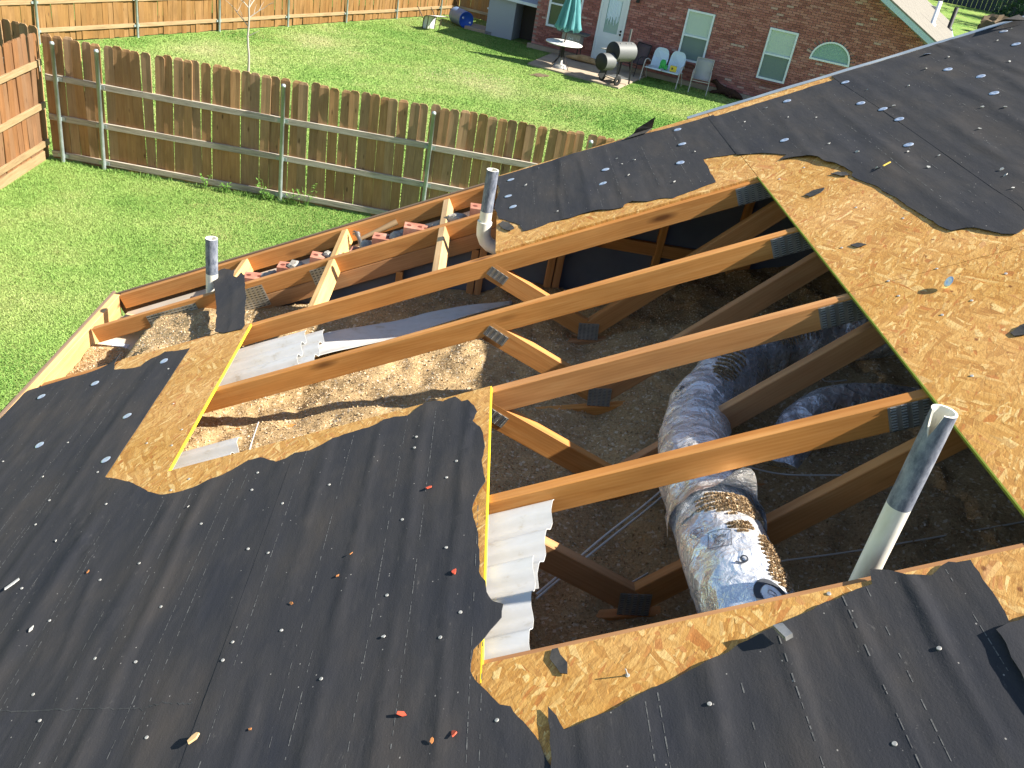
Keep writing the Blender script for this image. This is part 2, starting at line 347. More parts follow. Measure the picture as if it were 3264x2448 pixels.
m = N('wall_brick', 0.9, spec=0.1); bt = m.new('ShaderNodeTexBrick'); m.put(bt.inputs['Vector'], m.map((1, 1, 1), rot=(PI/2, 0, 0))); bt.inputs['Scale'].default_value = 1.0
bt.inputs['Brick Width'].default_value = 0.213; bt.inputs['Row Height'].default_value = 0.067; bt.inputs['Mortar Size'].default_value = 0.006
bt.inputs['Color1'].default_value = (0.24, 0.08, 0.06, 1); bt.inputs['Color2'].default_value = (0.30, 0.11, 0.085, 1); bt.inputs['Mortar'].default_value = (0.30, 0.25, 0.22, 1); m.col(bt.outputs['Color'])
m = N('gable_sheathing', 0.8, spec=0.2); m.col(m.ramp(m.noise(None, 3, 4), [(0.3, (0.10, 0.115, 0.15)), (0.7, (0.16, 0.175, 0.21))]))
m = N('soffit_board', 0.8); m.col(m.ramp(m.noise(None, 5, 5), [(0.3, (0.46, 0.39, 0.30)), (0.7, (0.60, 0.53, 0.43))]))
m = N('soffit_vent', 0.5); sw = m.new('ShaderNodeTexWave', wave_type='BANDS', bands_direction='Y'); sw.inputs['Scale'].default_value = 22; m.col(m.ramp(sw.outputs['Fac'], [(0.35, (0.20, 0.26, 0.36)), (0.6, (0.62, 0.68, 0.76))]))
m = N('trim_dark', 0.7); m.col((0.17, 0.115, 0.075))
# neighbour
N('trim_blue', 0.6).col((0.42, 0.55, 0.62)); N('frame_white', 0.5).col((0.70, 0.76, 0.82)); N('door_white', 0.5).col((0.70, 0.74, 0.76))
m = N('shingle_pale', 0.9, spec=0.1); bt = m.new('ShaderNodeTexBrick'); m.put(bt.inputs['Vector'], m.tc.outputs['Object']); bt.inputs['Scale'].default_value = 1.0
bt.inputs['Brick Width'].default_value = 0.3; bt.inputs['Row Height'].default_value = 0.14; bt.inputs['Mortar Size'].default_value = 0.006
bt.inputs['Color1'].default_value = (0.235, 0.215, 0.18, 1); bt.inputs['Color2'].default_value = (0.19, 0.175, 0.15, 1); bt.inputs['Mortar'].default_value = (0.12, 0.11, 0.095, 1)
m.col(m.mix(m.ramp(m.noise(None, 5, 4), [(0.4, 0.0), (0.7, 0.4)]), bt.outputs['Color'], (0.25, 0.23, 0.195)))
m = N('pane_upper', 0.25, spec=0.5); sw = m.new('ShaderNodeTexWave', wave_type='BANDS', bands_direction='Z'); sw.inputs['Scale'].default_value = 11; m.put(sw.inputs['Vector'], m.tc.outputs['Object'])
m.col(m.ramp(sw.outputs['Fac'], [(0.2, (0.40, 0.50, 0.46)), (0.6, (0.52, 0.62, 0.57))]))
m = N('pane_screen', 0.6, spec=0.2); m.col((0.17, 0.225, 0.215))
N('pane_dark', 0.12, spec=0.6).col((0.05, 0.075, 0.06)); N('pane_arch', 0.2, spec=0.5).col((0.24, 0.38, 0.36))
N('lace', 0.9).col((0.66, 0.78, 0.86)); N('grey_siding', 0.7).col((0.34, 0.38, 0.43)); N('brown_dark', 0.7).col((0.07, 0.05, 0.04))
m = N('teal_cloth', 0.85, spec=0.1); m.col(m.ramp(m.noise(m.map((9, 9, 0.6)), 3, 3), [(0.3, (0.075, 0.225, 0.24)), (0.7, (0.12, 0.31, 0.32))]))
N('table_white', 0.4).col((0.80, 0.79, 0.74)); N('grill_grey', 0.55, 0.2).col((0.135, 0.14, 0.14)); N('bench_white', 0.5).col((0.60, 0.72, 0.80)); N('chair_frame', 0.5).col((0.46, 0.44, 0.40))
N('chair_sling', 0.8).col((0.40, 0.39, 0.36)); N('chair_dark', 0.7).col((0.10, 0.07, 0.075)); N('toy_green', 0.4).col((0.05, 0.42, 0.09)); N('toy_yellow', 0.4).col((0.78, 0.58, 0.06))
m = N('dog_tan', 0.9, spec=0.1); m.col(m.ramp(m.noise(None, 6, 3), [(0.3, (0.34, 0.21, 0.10)), (0.7, (0.50, 0.35, 0.19))]))
N('dog_dark', 0.9, spec=0.1).col((0.05, 0.028, 0.02)); N('barrel_blue', 0.45).col((0.02, 0.09, 0.42)); N('barrel_side', 0.45).col((0.14, 0.22, 0.36)); N('bark_pale', 0.9).col((0.42, 0.37, 0.31))
m = N('leaf_dark', 0.8); m.col(m.ramp(m.noise(None, 2, 3), [(0.3, (0.015, 0.04, 0.02)), (0.7, (0.04, 0.09, 0.035))])); N('weed', 0.8).col((0.12, 0.26, 0.04)); N('far_fence', 0.8).col((0.045, 0.055, 0.07)); N('far_board', 0.8).col((0.34, 0.30, 0.25))
N('hammer_wood', 0.6).col((0.22, 0.145, 0.075)); N('hammer_iron', 0.6, 0.5).col((0.16, 0.15, 0.14))

# ================================================================== LARGE STRUCTURE
# ------------------------------------------------------------------ ground
g = MB()
gx = [-400, -60, -20, 30, 80, 400]; gy = [-400, -40, -8, 40, 130, 700]
for i in range(5):
    for j in range(5):
        g.add([(gx[i], gy[j], GZ), (gx[i+1], gy[j], GZ), (gx[i+1], gy[j+1], GZ), (gx[i], gy[j+1], GZ)], [(0, 1, 2, 3)])
tag(g.obj('lawn', 'lawn'), kind='structure')

# ------------------------------------------------------------------ the house whose roof is open
house = thing('brick_house', (5.8, -3.5, GZ), 'house in the foreground with torn black felt roof and opened framing', 'house')
YT = {0: -0.476, 1: -1.104, 2: -1.7136, 3: -2.3232, 4: -2.9328, 5: -3.5424, 6: -4.152, 7: -4.7616}
RIDGE = 6.46
# outer walls below the eaves
w = MB(); w.box((0.56, -3.95, -1.2), (0.24, 6.95, 2.38)); w.box((11.0, -3.95, -1.2), (0.24, 6.95, 2.38)); w.box((5.8, -7.3, -1.2), (10.2, 0.24, 2.38))
w.obj('wall', 'wall_brick', house)
w = MB(); w.prism([(0.44, GZ), (11.12, GZ), (11.12, 0.02), (5.8, 2.65), (0.44, 0.02)], 0, 0.10, M=Matrix(((1,0,0,0),(0,0,-1,-0.30),(0,1,0,0),(0,0,0,1))))
w.obj('gable_wall', 'wall_brick', house)
# far slope, so the loft is closed
fs = MB(); A = Vector((RIDGE*CP, 0, RIDGE*SP)); B = Vector((2*A.x, 0, 0))
fs.add([(A.x, 0.06, A.z), (A.x, -7.4, A.z), (B.x, -7.4, B.z), (B.x, 0.06, B.z), (A.x, 0.06, A.z-.02), (A.x, -7.4, A.z-.02), (B.x, -7.4, B.z-.02), (B.x, 0.06, B.z-.02)],
       [(0, 1, 2, 3), (7, 6, 5, 4), (0, 3, 7, 4), (1, 5, 6, 2), (3, 2, 6, 7)])
fs.obj('far_roof_slope', 'felt', house)
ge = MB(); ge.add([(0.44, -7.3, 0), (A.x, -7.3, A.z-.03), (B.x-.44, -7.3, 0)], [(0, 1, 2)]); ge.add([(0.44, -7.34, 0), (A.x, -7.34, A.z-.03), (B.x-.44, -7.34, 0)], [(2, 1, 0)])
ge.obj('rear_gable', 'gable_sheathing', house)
# sheathing behind the gable truss (seen from inside) and soffits
def xz(poly, y0, y1, name, mat, parent):
    b = MB(); b.prism(poly, 0, y1-y0, M=Matrix(((1,0,0,0),(0,0,-1,y1),(0,1,0,0),(0,0,0,1)))); return fixn(b.obj(name, mat, parent))
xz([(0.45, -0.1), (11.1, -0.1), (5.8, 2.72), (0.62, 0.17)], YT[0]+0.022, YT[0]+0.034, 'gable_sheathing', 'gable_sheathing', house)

def plate(parent, c, y, w, h, ang, nx, nz, mat='galv_plate'):
    b = MB(); b.box((0, 0, 0), (w, 0.0016, h))
    for i in range(nx):
        for k in range(nz):
            x = (i+.5)/nx*w - w/2; z = (k+.5)/nz*h - h/2
            b.box((x+random.uniform(-.0006, .0006), -0.0016, z), (w/nx*0.52, 0.0022, h/nz*0.34), 1 if (i+k) % 2 else 1)
            b.box((x, -0.0022, z+h/nz*0.25), (w/nx*0.52, 0.0028, h/nz*0.16), 0)
    M = Matrix.Translation((c[0], y, c[1])) @ Matrix.Rotation(-ang, 4, 'Y')
    return b.obj('nail_plate', [mat, 'slot_dark'], parent, M)
A_CH = PITCH
for k in range(0, 8):
    Y = YT[k]; yf = Y - 0.0205
    tr = beam('roof_truss', rp(0.062, Y, -.0445), rp(RIDGE-.02, Y, -.0445), .038, .089, 'lumber', house)
    def bcz(x): return 0.714 + 0.25*(x-2.519) - 0.092
    beam('bottom_chord', (0.47 if k else 0.62, Y, bcz(.5)), (5.78, Y, bcz(5.78)), .038, .089, 'lumber', tr)
    if k == 0:
        beam('second_chord', rp(0.62, Y, -.1345), rp(3.9, Y, -.1345), .038, .087, 'lumber', tr)
        for x in (1.73, 2.12, 2.163, 2.535, 2.58, 3.09, 3.5, 3.95, 4.4, 4.85):
            zt = x*SP/CP - (.2 if x < 3.6 else .11)
            if zt > bcz(x)+.08:
                beam('stud', (x, Y, bcz(x)+.045), (x, Y, zt), .038, .036 if x in (2.163, 2.58) else .04, 'lumber', tr, up=(0, 1, 0))
        beam('girt', (2.5, Y-.002, 1.005), (3.6, Y-.002, 0.985), .03, .07, 'lumber', tr)
        plate(tr, (0.52, 0.176), yf, .30, .105, A_CH-.02, 13, 7)
        plate(tr, (0.945, 0.365), yf, .17, .125, A_CH, 7, 9)
        plate(tr, (1.315, 0.565), yf, .11, .09, A_CH, 5, 6)
    else:
        beam('web', (2.185, Y, 1.004), (2.72, Y, .760), .0385, .089, 'lumber', tr)
        beam('web', (2.695, Y, .765), (3.47, Y, 1.545), .0375, .089, 'lumber', tr)
        plate(tr, (2.222, 0.987), yf, .098, .047, -0.48, 4, 9)
        plate(tr, (2.70, 0.768), yf, .098, .088, 0.10, 5, 12)
        plate(tr, (3.37, 1.605), yf, .34, .082, A_CH, 12, 9)

# sheathing panels (s along the slope, Y along the eave)
def jag(pts, step=0.02, amp=0.006, seed=1, maxseg=0.35):
    r = random.Random(seed); out = []
    for i, a in enumerate(pts):
        b = pts[(i+1) % len(pts)]; L = math.hypot(b[0]-a[0], b[1]-a[1]); out.append(a)
        if L > maxseg or L < step: continue
        n = int(L/step); nx, ny = -(b[1]-a[1])/L, (b[0]-a[0])/L
        for j in range(1, n):
            t = j/n; o = amp*1.5*mnoise.noise(Vector(((a[0]+(b[0]-a[0])*t)*22, (a[1]+(b[1]-a[1])*t)*22, seed*3.7))) + r.gauss(0, amp*.14); out.append((a[0]+(b[0]-a[0])*t+nx*o, a[1]+(b[1]-a[1])*t+ny*o))
    return out
def panel(poly, parent=house, n0=0.0005, n1=0.0115):
    b = MB(); b.prism(poly, n0, n1); return fixn(b.obj('sheathing_panel', 'strand_board', parent, M_ROOF))
S1, S2, S3, S4, S5 = 1.2192, 2.4526, 3.6718, 4.89, 6.11
OSB = {}
OSB['1a'] = panel([(0.0, -3.54), (S1-.0025, -3.54), (S1-.0025, -1.118)] + jag([(1.0, -1.128), (0.74, -1.115), (0.52, -1.106), (0.50, -1.17), (0.53, -1.235), (0.4, -1.26), (0.16, -1.19), (0.0, -1.20)], .03, .006, 3)[:-1] + [(0.0, -1.22)])
OSB['1b'] = panel([(0.0, -7.4), (S1-.0025, -7.4), (S1-.0025, -3.5435), (0.0, -3.5435)])
OSB['2a'] = panel([(S1, -4.76), (S2-.0025, -4.76), (S2-.0025, -2.318), (S1, -2.318)])
OSB['2b'] = panel([(S1, -7.4), (S2-.0025, -7.4), (S2-.0025, -4.763), (S1, -4.763)])
OSB['3far'] = panel([(S2, -1.098)] + [(S3-.0025, -1.098), (S3-.0025, 0.055), (S2, 0.055)])
OSB['3a'] = panel([(S2, -5.98), (S3-.0025, -5.98), (S3-.0025, -3.548), (S2, -3.548)])
OSB['3b'] = panel([(S2, -7.4), (S3-.0025, -7.4), (S3-.0025, -5.983), (S2, -5.983)])
OSB['4a'] = panel([(S3, -2.322), (S4-.0025, -2.322), (S4-.0025, 0.055), (S3, 0.055)])
OSB['4b'] = panel([(S3, -4.76), (S4-.0025, -4.76), (S4-.0025, -2.325), (S3, -2.325)])
OSB['4c'] = panel([(S3, -7.4), (S4-.0025, -7.4), (S4-.0025, -4.763), (S3, -4.763)])
OSB['5a'] = panel([(S4, -3.54), (S5-.0025, -3.54), (S5-.0025, 0.055), (S4, 0.055)])
OSB['5b'] = panel([(S4, -7.4), (S5-.0025, -7.4), (S5-.0025, -3.543), (S4, -3.543)])
OSB['6'] = panel([(S5, -7.4), (RIDGE, -7.4), (RIDGE, 0.055), (S5, 0.055)])
def edge(p, s, y0, y1, mat):
    b = MB(); n = 14
    for i in range(n):
        ya, yb = y0+(y1-y0)*i/n, y0+(y1-y0)*(i+1)/n
        b.box((s, (ya+yb)/2, 0.0061), (0.004, abs(yb-ya)+.0005, 0.0106+random.uniform(-.0008, .0008)))
    b.obj('painted_edge', mat, p, M_ROOF)
edge(OSB['1a'], S1, -2.312, -1.122, 'edge_yellow'); edge(OSB['2a'], S2, -3.60, -2.320, 'edge_yellow')
edge(OSB['4a'], S3-.0015, -2.320, -1.101, 'edge_green'); edge(OSB['4b'], S3-.0015, -3.545, -2.327, 'edge_green')

# barge rafter, trim, fascia, lookouts, soffit
beam('barge_rafter', rp(0.04, -.019, -.0445), rp(RIDGE-.02, -.019, -.0445), .038, .089, 'lumber', house)
beam('barge_trim', rp(-0.01, .0105, -.062), rp(RIDGE-.02, .0105, -.062), .018, .14, 'trim_dark', house)
beam('fascia', (0.019, -0.02, -0.05), (0.019, -7.4, -0.05), .038, .14, 'lumber_pale', house)
beam('fascia_trim', (-0.0105, 0.02, -0.06), (-0.0105, -7.4, -0.06), .018, .16, 'trim_dark', house)
for i, s in enumerate((0.876, 1.512, 2.140)):
    if i == 0:
        lk = beam('lookout', rp(s, -.039, -.046), rp(s-.01, -.46, -.046), .038, .086, 'lumber_pale', house, up=(-SP, 0, CP), bev=.003)
    else:
        lk = beam('lookout', rp(s, -.039, -.046), rp(s+(.004 if i == 1 else .01), -1.084, -.046), .038, .086, 'lumber_pale', house, up=(-SP, 0, CP), bev=.004)
for s in (2.75, 3.35, 3.96, 4.57, 5.18, 5.8): beam('lookout', rp(s, -.039, -.046), rp(s, -1.084, -.046), .038, .086, 'lumber_pale', house)
# sloping soffit under the barge and flat soffit under the eave
sb = MB(); sb.prism([(0.04, -.30), (RIDGE, -.30), (RIDGE, -.04), (0.04, -.04)], -.118, -.110); sb.obj('rake_soffit', 'soffit_board', house, M_ROOF)
sb = MB(); sb.box((0.235, -3.69, -.125), (0.39, 7.32, .008)); sb.obj('eave_soffit', 'soffit_board', house)
sv = MB(); sv.box((0.165, -0.86, -.1185), (0.09, 1.0, .005)); sv.obj('soffit_vent', 'soffit_vent', house)
beam('wall_plate', (0.44, -0.50, 0.03), (0.44, -7.2, 0.03), .038, .20, 'old_board', house)
bk = MB(); bk.box((0.20, -0.26, -.02), (0.12, 0.10, .05)); bevel(bk.obj('soffit_block', 'lumber_pale', house).data, .004)

# rake brickwork between the barge and the gable truss
bm_ = MB(); bm_.box((0, 0, 0), (0.20, 0.088, 0.058))
for hx in (-.06, 0, .06): bm_.lathe([(0.0001, .0293), (0.014, .0293)], 10, 1, Matrix.Translation((hx, 0, 0)))
BR = bm_.mesh('brick', ['brick_orange', 'brick_hole']); bmc = MB(); bmc.box((0, 0, 0), (0.11, 0.088, 0.058))
for hx in (-.03, .03): bmc.lathe([(0.0001, .0293), (0.014, .0293)], 10, 1, Matrix.Translation((hx, 0, 0)))
BRH = bmc.mesh('brick', ['brick_orange', 'brick_hole'])
random.seed(5)
rake_wall = xz([(0.62, 0.0), (3.4, 0.0), (3.4, 1.42), (0.62, .09)], -.405, -.325, 'rake_brick_backing', 'mortar_lump', house)
bricks = [(0.66, .235, 0), (0.80, .315, 1), (0.925, .448, 1), (1.03, .43, 1), (1.11, .538, 1), (1.20, .52, 0), (1.285, .625, 1), (1.40, .61, 0), (1.50, .69, 1), (1.615, .79, 1), (1.70, .755, 1), (1.775, .876, 1), (1.868, .874, 1), (1.96, .87, 0), (2.032, .945, 1), (2.115, 1.045, 1), (2.22, 1.02, 0), (2.30, 1.09, 1)]
for x, z, h in bricks:
    M = Matrix.Translation((x, -.372+random.uniform(-.006, .006), z-.04)) @ Matrix.Rotation(random.uniform(-.06, .06), 4, 'Y') @ Matrix.Rotation(random.uniform(-.05, .05), 4, 'Z') @ Matrix.Scale(1.4, 4, (0, 0, 1))
    place(bpy.data.objects.new('brick', BRH if h else BR), rake_wall, M)
def lump(name, loc, r, mat, parent=None, seed=0, sq=(1, 1, .55), sub=2, rough=.45):
    bm = bmesh.new(); bmesh.ops.create_icosphere(bm, subdivisions=sub, radius=r)
    for v in bm.verts:
        d = 1 + rough*mnoise.noise(v.co*(2.2/r) + Vector((seed*3.1, seed, 0))); v.co = Vector((v.co.x*sq[0]*d, v.co.y*sq[1]*d, v.co.z*sq[2]*d))
    me = bpy.data.meshes.new(name); bm.to_mesh(me); bm.free(); me.materials.append(MAT[mat])
    return place(bpy.data.objects.new(name, me), parent, Matrix.Translation(Vector(loc)) @ Matrix.Rotation(seed*1.3, 4, 'Z'))
for i, (x, y, z, r) in enumerate([(0.99, -.36, .44, .04), (1.02, -.34, .455, .03), (1.15, -.37, .545, .04), (1.33, -.36, .63, .03), (1.46, -.39, .655, .035), (1.53, -.35, .715, .045), (1.57, -.38, .72, .03), (1.69, -.36, .80, .045), (1.72, -.34, .815, .03), (1.90, -.36, .89, .03), (1.95, -.37, .92, .045), (2.0, -.36, .95, .05), (0.72, -.38, .275, .035), (0.77, -.36, .30, .03), (0.62, -.36, .24, .03)]):
    lump('mortar_lump', (x, y, z), r, 'mortar_lump', rake_wall, i+1, (1.2, 1, .6))

rq = random.Random(12)
for i in range(26):
    x = .72+1.6*i/26+rq.uniform(-.02, .02); lump('mortar_lump', (x, -.36+rq.uniform(-.05, .05), x*SP/CP-.035+rq.uniform(-.02, .015)), rq.uniform(.011, .024), 'mortar_lump' if i % 4 else 'brick_orange', rake_wall, i+30, (1.3, 1, .6), 1, .6)
# drip edge along the rake
b = MB()
for i in range(30):
    s0, s1 = 3.56+(RIDGE-3.56)*i/30, 3.56+(RIDGE-3.56)*(i+1)/30
    wob = .004*math.sin(i*1.7)
    b.prism([(s0, .046), (s1, .046), (s1, .089+wob), (s0, .089+.004*math.sin((i-1)*1.7))], .013, .0165)
    b.prism([(s0, .085+wob), (s1, .085+wob), (s1, .089+wob), (s0, .089+wob)], -.03, .0128)
b.obj('drip_edge', 'drip_metal', house, M_ROOF)

# ------------------------------------------------------------------ felt sheets
def smooth(a, b, x): t = min(1, max(0, (x-a)/(b-a))); return t*t*(3-2*t)
class Felt:
    def __init__(s, folds, base=1.0, lift=None, seed=0):
        s.folds = [(np.array(sorted(p)), a, w) for p, a, w in folds]; s.base = base; s.lift = lift; s.seed = seed
    def h(s, x, y):
        k = s.seed*5.3
        v = 1.35*s.base*(0.0022*mnoise.noise(Vector((x*11, y*0.9, k))) + 0.0030*mnoise.noise(Vector((x*4, y*.6, k+9))) + .0012*mnoise.noise(Vector((x*26, y*5, k+4))))
        for p, a, w in s.folds:
            if y < p[0, 0]-.25 or y > p[-1, 0]+.25: continue
            c = np.interp(y, p[:, 0], p[:, 1]) + .006*mnoise.noise(Vector((y*4, k, a*100)))
            fade = smooth(p[0, 0]-.25, p[0, 0]+.05, y)*(1-smooth(p[-1, 0]-.05, p[-1, 0]+.25, y))
            v += .55*fade*a*(.75+.7*mnoise.noise(Vector((y*2.2, k+3, a*50))))*math.exp(-((x-c)/w)**2)
        v = max(v, -.0009)
        if s.lift: v += s.lift(x, y)
        return v
def inside(poly, P):
    x, y = P[:, 0], P[:, 1]; c = np.zeros(len(P), bool); n = len(poly)
    for i in range(n):
        x0, y0 = poly[i]; x1, y1 = poly[(i+1) % n]
        if y0 == y1: continue
        c ^= ((y0 > y) != (y1 > y)) & (x < (x1-x0)*(y-y0)/(y1-y0)+x0)
    return c
def clip(poly, s, keep):
    out = []
    for i, a in enumerate(poly):
        b = poly[(i+1) % len(poly)]; ia, ib = (a[0] <= s) == (keep < 0), (b[0] <= s) == (keep < 0)
        if ia: out.append(a)
        if ia != ib:
            t = (s-a[0])/(b[0]-a[0]); out.append((s, a[1]+t*(b[1]-a[1])))
    return out
def sheet(name, poly, n0, F, parent=house, res=0.021, seed=1, thick=.0022, mat='felt', jg=.0038):
    out = jag(poly, .016, jg, seed)
    dense = []
    for i, a in enumerate(out):
        b = out[(i+1) % len(out)]; L = math.hypot(b[0]-a[0], b[1]-a[1]); n = max(1, int(L/(res*1.5)))
        dense += [(a[0]+(b[0]-a[0])*j/n, a[1]+(b[1]-a[1])*j/n) for j in range(n)]
    A = np.array(dense); lo, hi = A.min(0), A.max(0)
    X, Y = np.meshgrid(np.arange(lo[0], hi[0], res*.62), np.arange(lo[1], hi[1], res*2.2)); G = np.stack([X.ravel(), Y.ravel()], 1)
    G += RNG.uniform(-.3, .3, G.shape)*res*.5; G = G[inside(dense, G)]
    V = [Vector(p) for p in dense] + [Vector(p) for p in G.tolist()]; nb = len(dense)
    vs, _, fs, _, _, _ = delaunay_2d_cdt(V, [], [list(range(nb))], 1, 1e-5)
    me = bpy.data.meshes.new(name)
    me.from_pydata([(v.x, v.y, n0+F.h(v.x, v.y)) for v in vs], [], [tuple(f) for f in fs])
    bm = bmesh.new(); bm.from_mesh(me); bmesh.ops.recalc_face_normals(bm, faces=bm.faces[:])
    if sum(f.normal.z for f in bm.faces) < 0: bmesh.ops.reverse_faces(bm, faces=bm.faces[:])
    bm.to_mesh(me); bm.free()
    me.polygons.foreach_set('use_smooth', [True]*len(me.polygons)); me.materials.append(MAT[mat])
    o = place(bpy.data.objects.new(name, me), parent, M_ROOF)
    sd = o.modifiers.new('thickness', 'SOLIDIFY'); sd.thickness = thick; sd.offset = -1; es = o.modifiers.new('edges', 'EDGE_SPLIT'); es.split_angle = math.radians(45)
    o_f[o] = (F, n0); return o
o_f = {}; DASH = {}
def dashes(parent, s, y0, y1, w=.0027, seed=0, dens=.8):
    F, n0 = o_f[parent]; r = random.Random(seed*17+int(s*1000)); b = DASH.setdefault(parent, MB()); y = y0; ph = r.random()*9
    while y < y1:
        L = r.uniform(.006, .030)
        keep = dens + .45*mnoise.noise(Vector((y*2.3, s*7, ph)))
        if r.random() < keep:
            ww = w*r.uniform(.45, 1.1); k = max(1, int(L/.012)); x = s + .004*mnoise.noise(Vector((y*1.5, ph, 0)))
            pts = [(x, y+L*j/k) for j in range(k+1)]
            vs = [(px+d*ww/2, py, n0+.0005+F.h(px, py)) for px, py in pts for d in (-1, 1)]
            b.add(vs, [(2*j, 2*j+1, 2*j+3, 2*j+2) for j in range(k)])
        y += L + r.uniform(.002, .013)

F1 = [(-.03,-6.6),(-.03,-1.19),(0.02,-1.165),(0.10,-1.135),(0.186,-1.113),(0.215,-1.099),(0.245,-1.086),(0.305,-1.095),(0.376,-1.11),(0.421,-1.105),(0.428,-1.039),(0.447,-1.02),(0.461,-0.986),(0.478,-1.055),(0.494,-1.129),(0.53,-1.222),(0.597,-1.246),(0.642,-1.262),(0.689,-1.266),(0.702,-1.225),(0.722,-1.207),(0.767,-1.195),(0.782,-1.175),(0.845,-1.202),(0.928,-1.215),(0.93,-2.246),(1.005,-2.29),(1.093,-2.349),(1.181,-2.429),(1.246,-2.471),(1.318,-2.485),(1.391,-2.474),(1.457,-2.454),(1.509,-2.43),(1.559,-2.394),(1.607,-2.395),(1.681,-2.453),(1.721,-2.452),(1.745,-2.429),(1.806,-2.44),(1.848,-2.421),(1.884,-2.398),(1.919,-2.389),(1.976,-2.385),(2.011,-2.386),(2.065,-2.361),(2.105,-2.359),(2.158,-2.374),(2.184,-2.345),(2.217,-2.325),(2.257,-2.328),(2.281,-2.345),(2.326,-2.336),(2.351,-2.378),(2.373,-2.379),(2.403,-2.447),(2.409,-2.47),(2.395,-2.52),(2.423,-2.569),(2.435,-2.628),(2.439,-2.707),(2.433,-2.754),(2.448,-2.869),(2.432,-2.9),(2.419,-2.939),(2.411,-2.985),(2.422,-3.041),(2.432,-3.09),(2.439,-3.245),(2.458,-3.285),(2.461,-3.324),(2.476,-3.358),(2.504,-3.377),(2.5,-3.419),(2.473,-3.451),(2.457,-3.475),(2.433,-3.502),(2.429,-3.538),(2.433,-3.575),(2.454,-3.61),(2.48,-3.646),(2.498,-3.671),(2.522,-3.681),(2.538,-3.712),(2.558,-3.74),(2.574,-3.766),(2.583,-3.786),(2.589,-3.809),(2.61,-3.86),(2.70,-3.95),(2.72,-6.6)]
def sag(x, y):     # where no board carries it the felt droops
    return -.05*smooth(.50, .36, x)*smooth(-1.19, -1.0, y) if x < .5 and y > -1.2 else 0.0
ffA = Felt([([(-2.42,.872),(-2.83,1.152),(-3.05,1.19),(-3.28,1.228),(-3.45,1.2),(-3.8,1.03)], .006, .013), ([(-1.3,.55),(-4,.56)], .006, .03), ([(-2.5,1.43),(-4,1.45)], .008, .024), ([(-2.4,1.02),(-4.2,.98)], .006, .028), ([(-1.4,.35),(-4,.34)], .006, .03), ([(-1.4,.78),(-3.6,.80)], .006, .022), ([(-2.6,1.62),(-4.4,1.60)], .006, .022), ([(-2.6,1.32),(-4.4,1.31)], .006, .02)], 1.0, sag, 1)
ffB = Felt([([(-2.40,2.385),(-2.97,2.371),(-3.2,2.362),(-3.38,2.361),(-3.64,2.366),(-5,2.35)], .0065, .010), ([(-2.45,2.06),(-4.5,2.06)], .008, .022), ([(-2.45,1.88),(-4.5,1.9)], .006, .025), ([(-2.4,2.22),(-4.5,2.22)], .006, .018), ([(-3.6,2.51),(-5,2.52)], .005, .01)], 1.0, lambda x, y: .0010+.0010*math.exp(-((x-1.745)/.012)**2)*max(0, mnoise.noise(Vector((y*2.5, 1, 2)))), 1)
feltA = sheet('felt_sheet', clip(F1, 1.758, -1), .0150, ffA, seed=11)
feltB = sheet('felt_sheet', clip(F1, 1.744, 1), .0144, ffB, seed=12)
for s in (0.26, 0.44): dashes(feltA, s, -2.6, -1.3, seed=1, dens=.5)
for s, y1 in ((.585, -1.3), (0.70, -1.5), (0.72, -2.2), (.926, -2.5), (1.085, -2.55), (1.105, -2.7), (1.278, -2.52), (1.38, -2.52), (1.53, -2.5), (1.581, -2.47)): dashes(feltA, s, -4.3, y1, seed=2)
for s, y1 in ((1.796, -2.45), (1.962, -2.42), (2.012, -3.4), (2.158, -2.40), (2.26, -2.38), (2.43, -3.0), (2.456, -3.45)): dashes(feltB, s, -4.3, y1, seed=3, dens=.72)
F2 = [(2.604,-3.847),(2.604,-3.791),(2.604,-3.705),(2.621,-3.732),(2.635,-3.769),(2.675,-3.763),(2.741,-3.745),(2.792,-3.723),(2.825,-3.712),(2.874,-3.699),(2.989,-3.662),(3.012,-3.647),(3.088,-3.626),(3.162,-3.603),(3.209,-3.586),(3.241,-3.584),(3.278,-3.57),(3.312,-3.565),(3.323,-3.523),(3.358,-3.537),(3.383,-3.562),(3.407,-3.567),(3.428,-3.576),(3.455,-3.556),(3.473,-3.55),(3.486,-3.557),(3.514,-3.559),(3.514,-3.634),(3.508,-3.76),(3.52,-6.6),(2.61,-6.6)]
ff2 = Felt([([(-3.57,3.386),(-3.74,3.379),(-5,3.37)], .011, .018), ([(-3.72,2.944),(-3.9,2.934),(-5,2.93)], .010, .018), ([(-3.65,3.099),(-5,3.1)], .010, .02), ([(-3.6,3.247),(-5,3.25)], .008, .017), ([(-3.75,2.78),(-5,2.79)], .004, .02), ([(-3.7,2.67),(-5,2.68)], .004, .015)], 1.0, None, 3)
felt2 = sheet('felt_sheet', F2, .0185, ff2, seed=13, res=.013)
for s, y1 in ((2.806, -3.74), (2.831, -3.74), (2.998, -3.68), (3.095, -3.64), (3.247, -3.6), (3.297, -3.57), (3.461, -3.58)): dashes(felt2, s, -4.4, y1, seed=4, dens=.6)
F3 = [(3.478,-3.748),(3.507,-3.737),(3.56,-3.722),(3.9,-3.68),(4.6,-3.62),(4.6,-6.6),(3.49,-6.6),(3.478,-4.4),(3.474,-3.9)]
ff3 = Felt([], 1.0, lambda x, y: +.0005+.006*smooth(3.56, 3.47, x)*smooth(-4.2, -3.75, y), 4)
felt3 = sheet('felt_sheet', F3, .0190, ff3, seed=14)
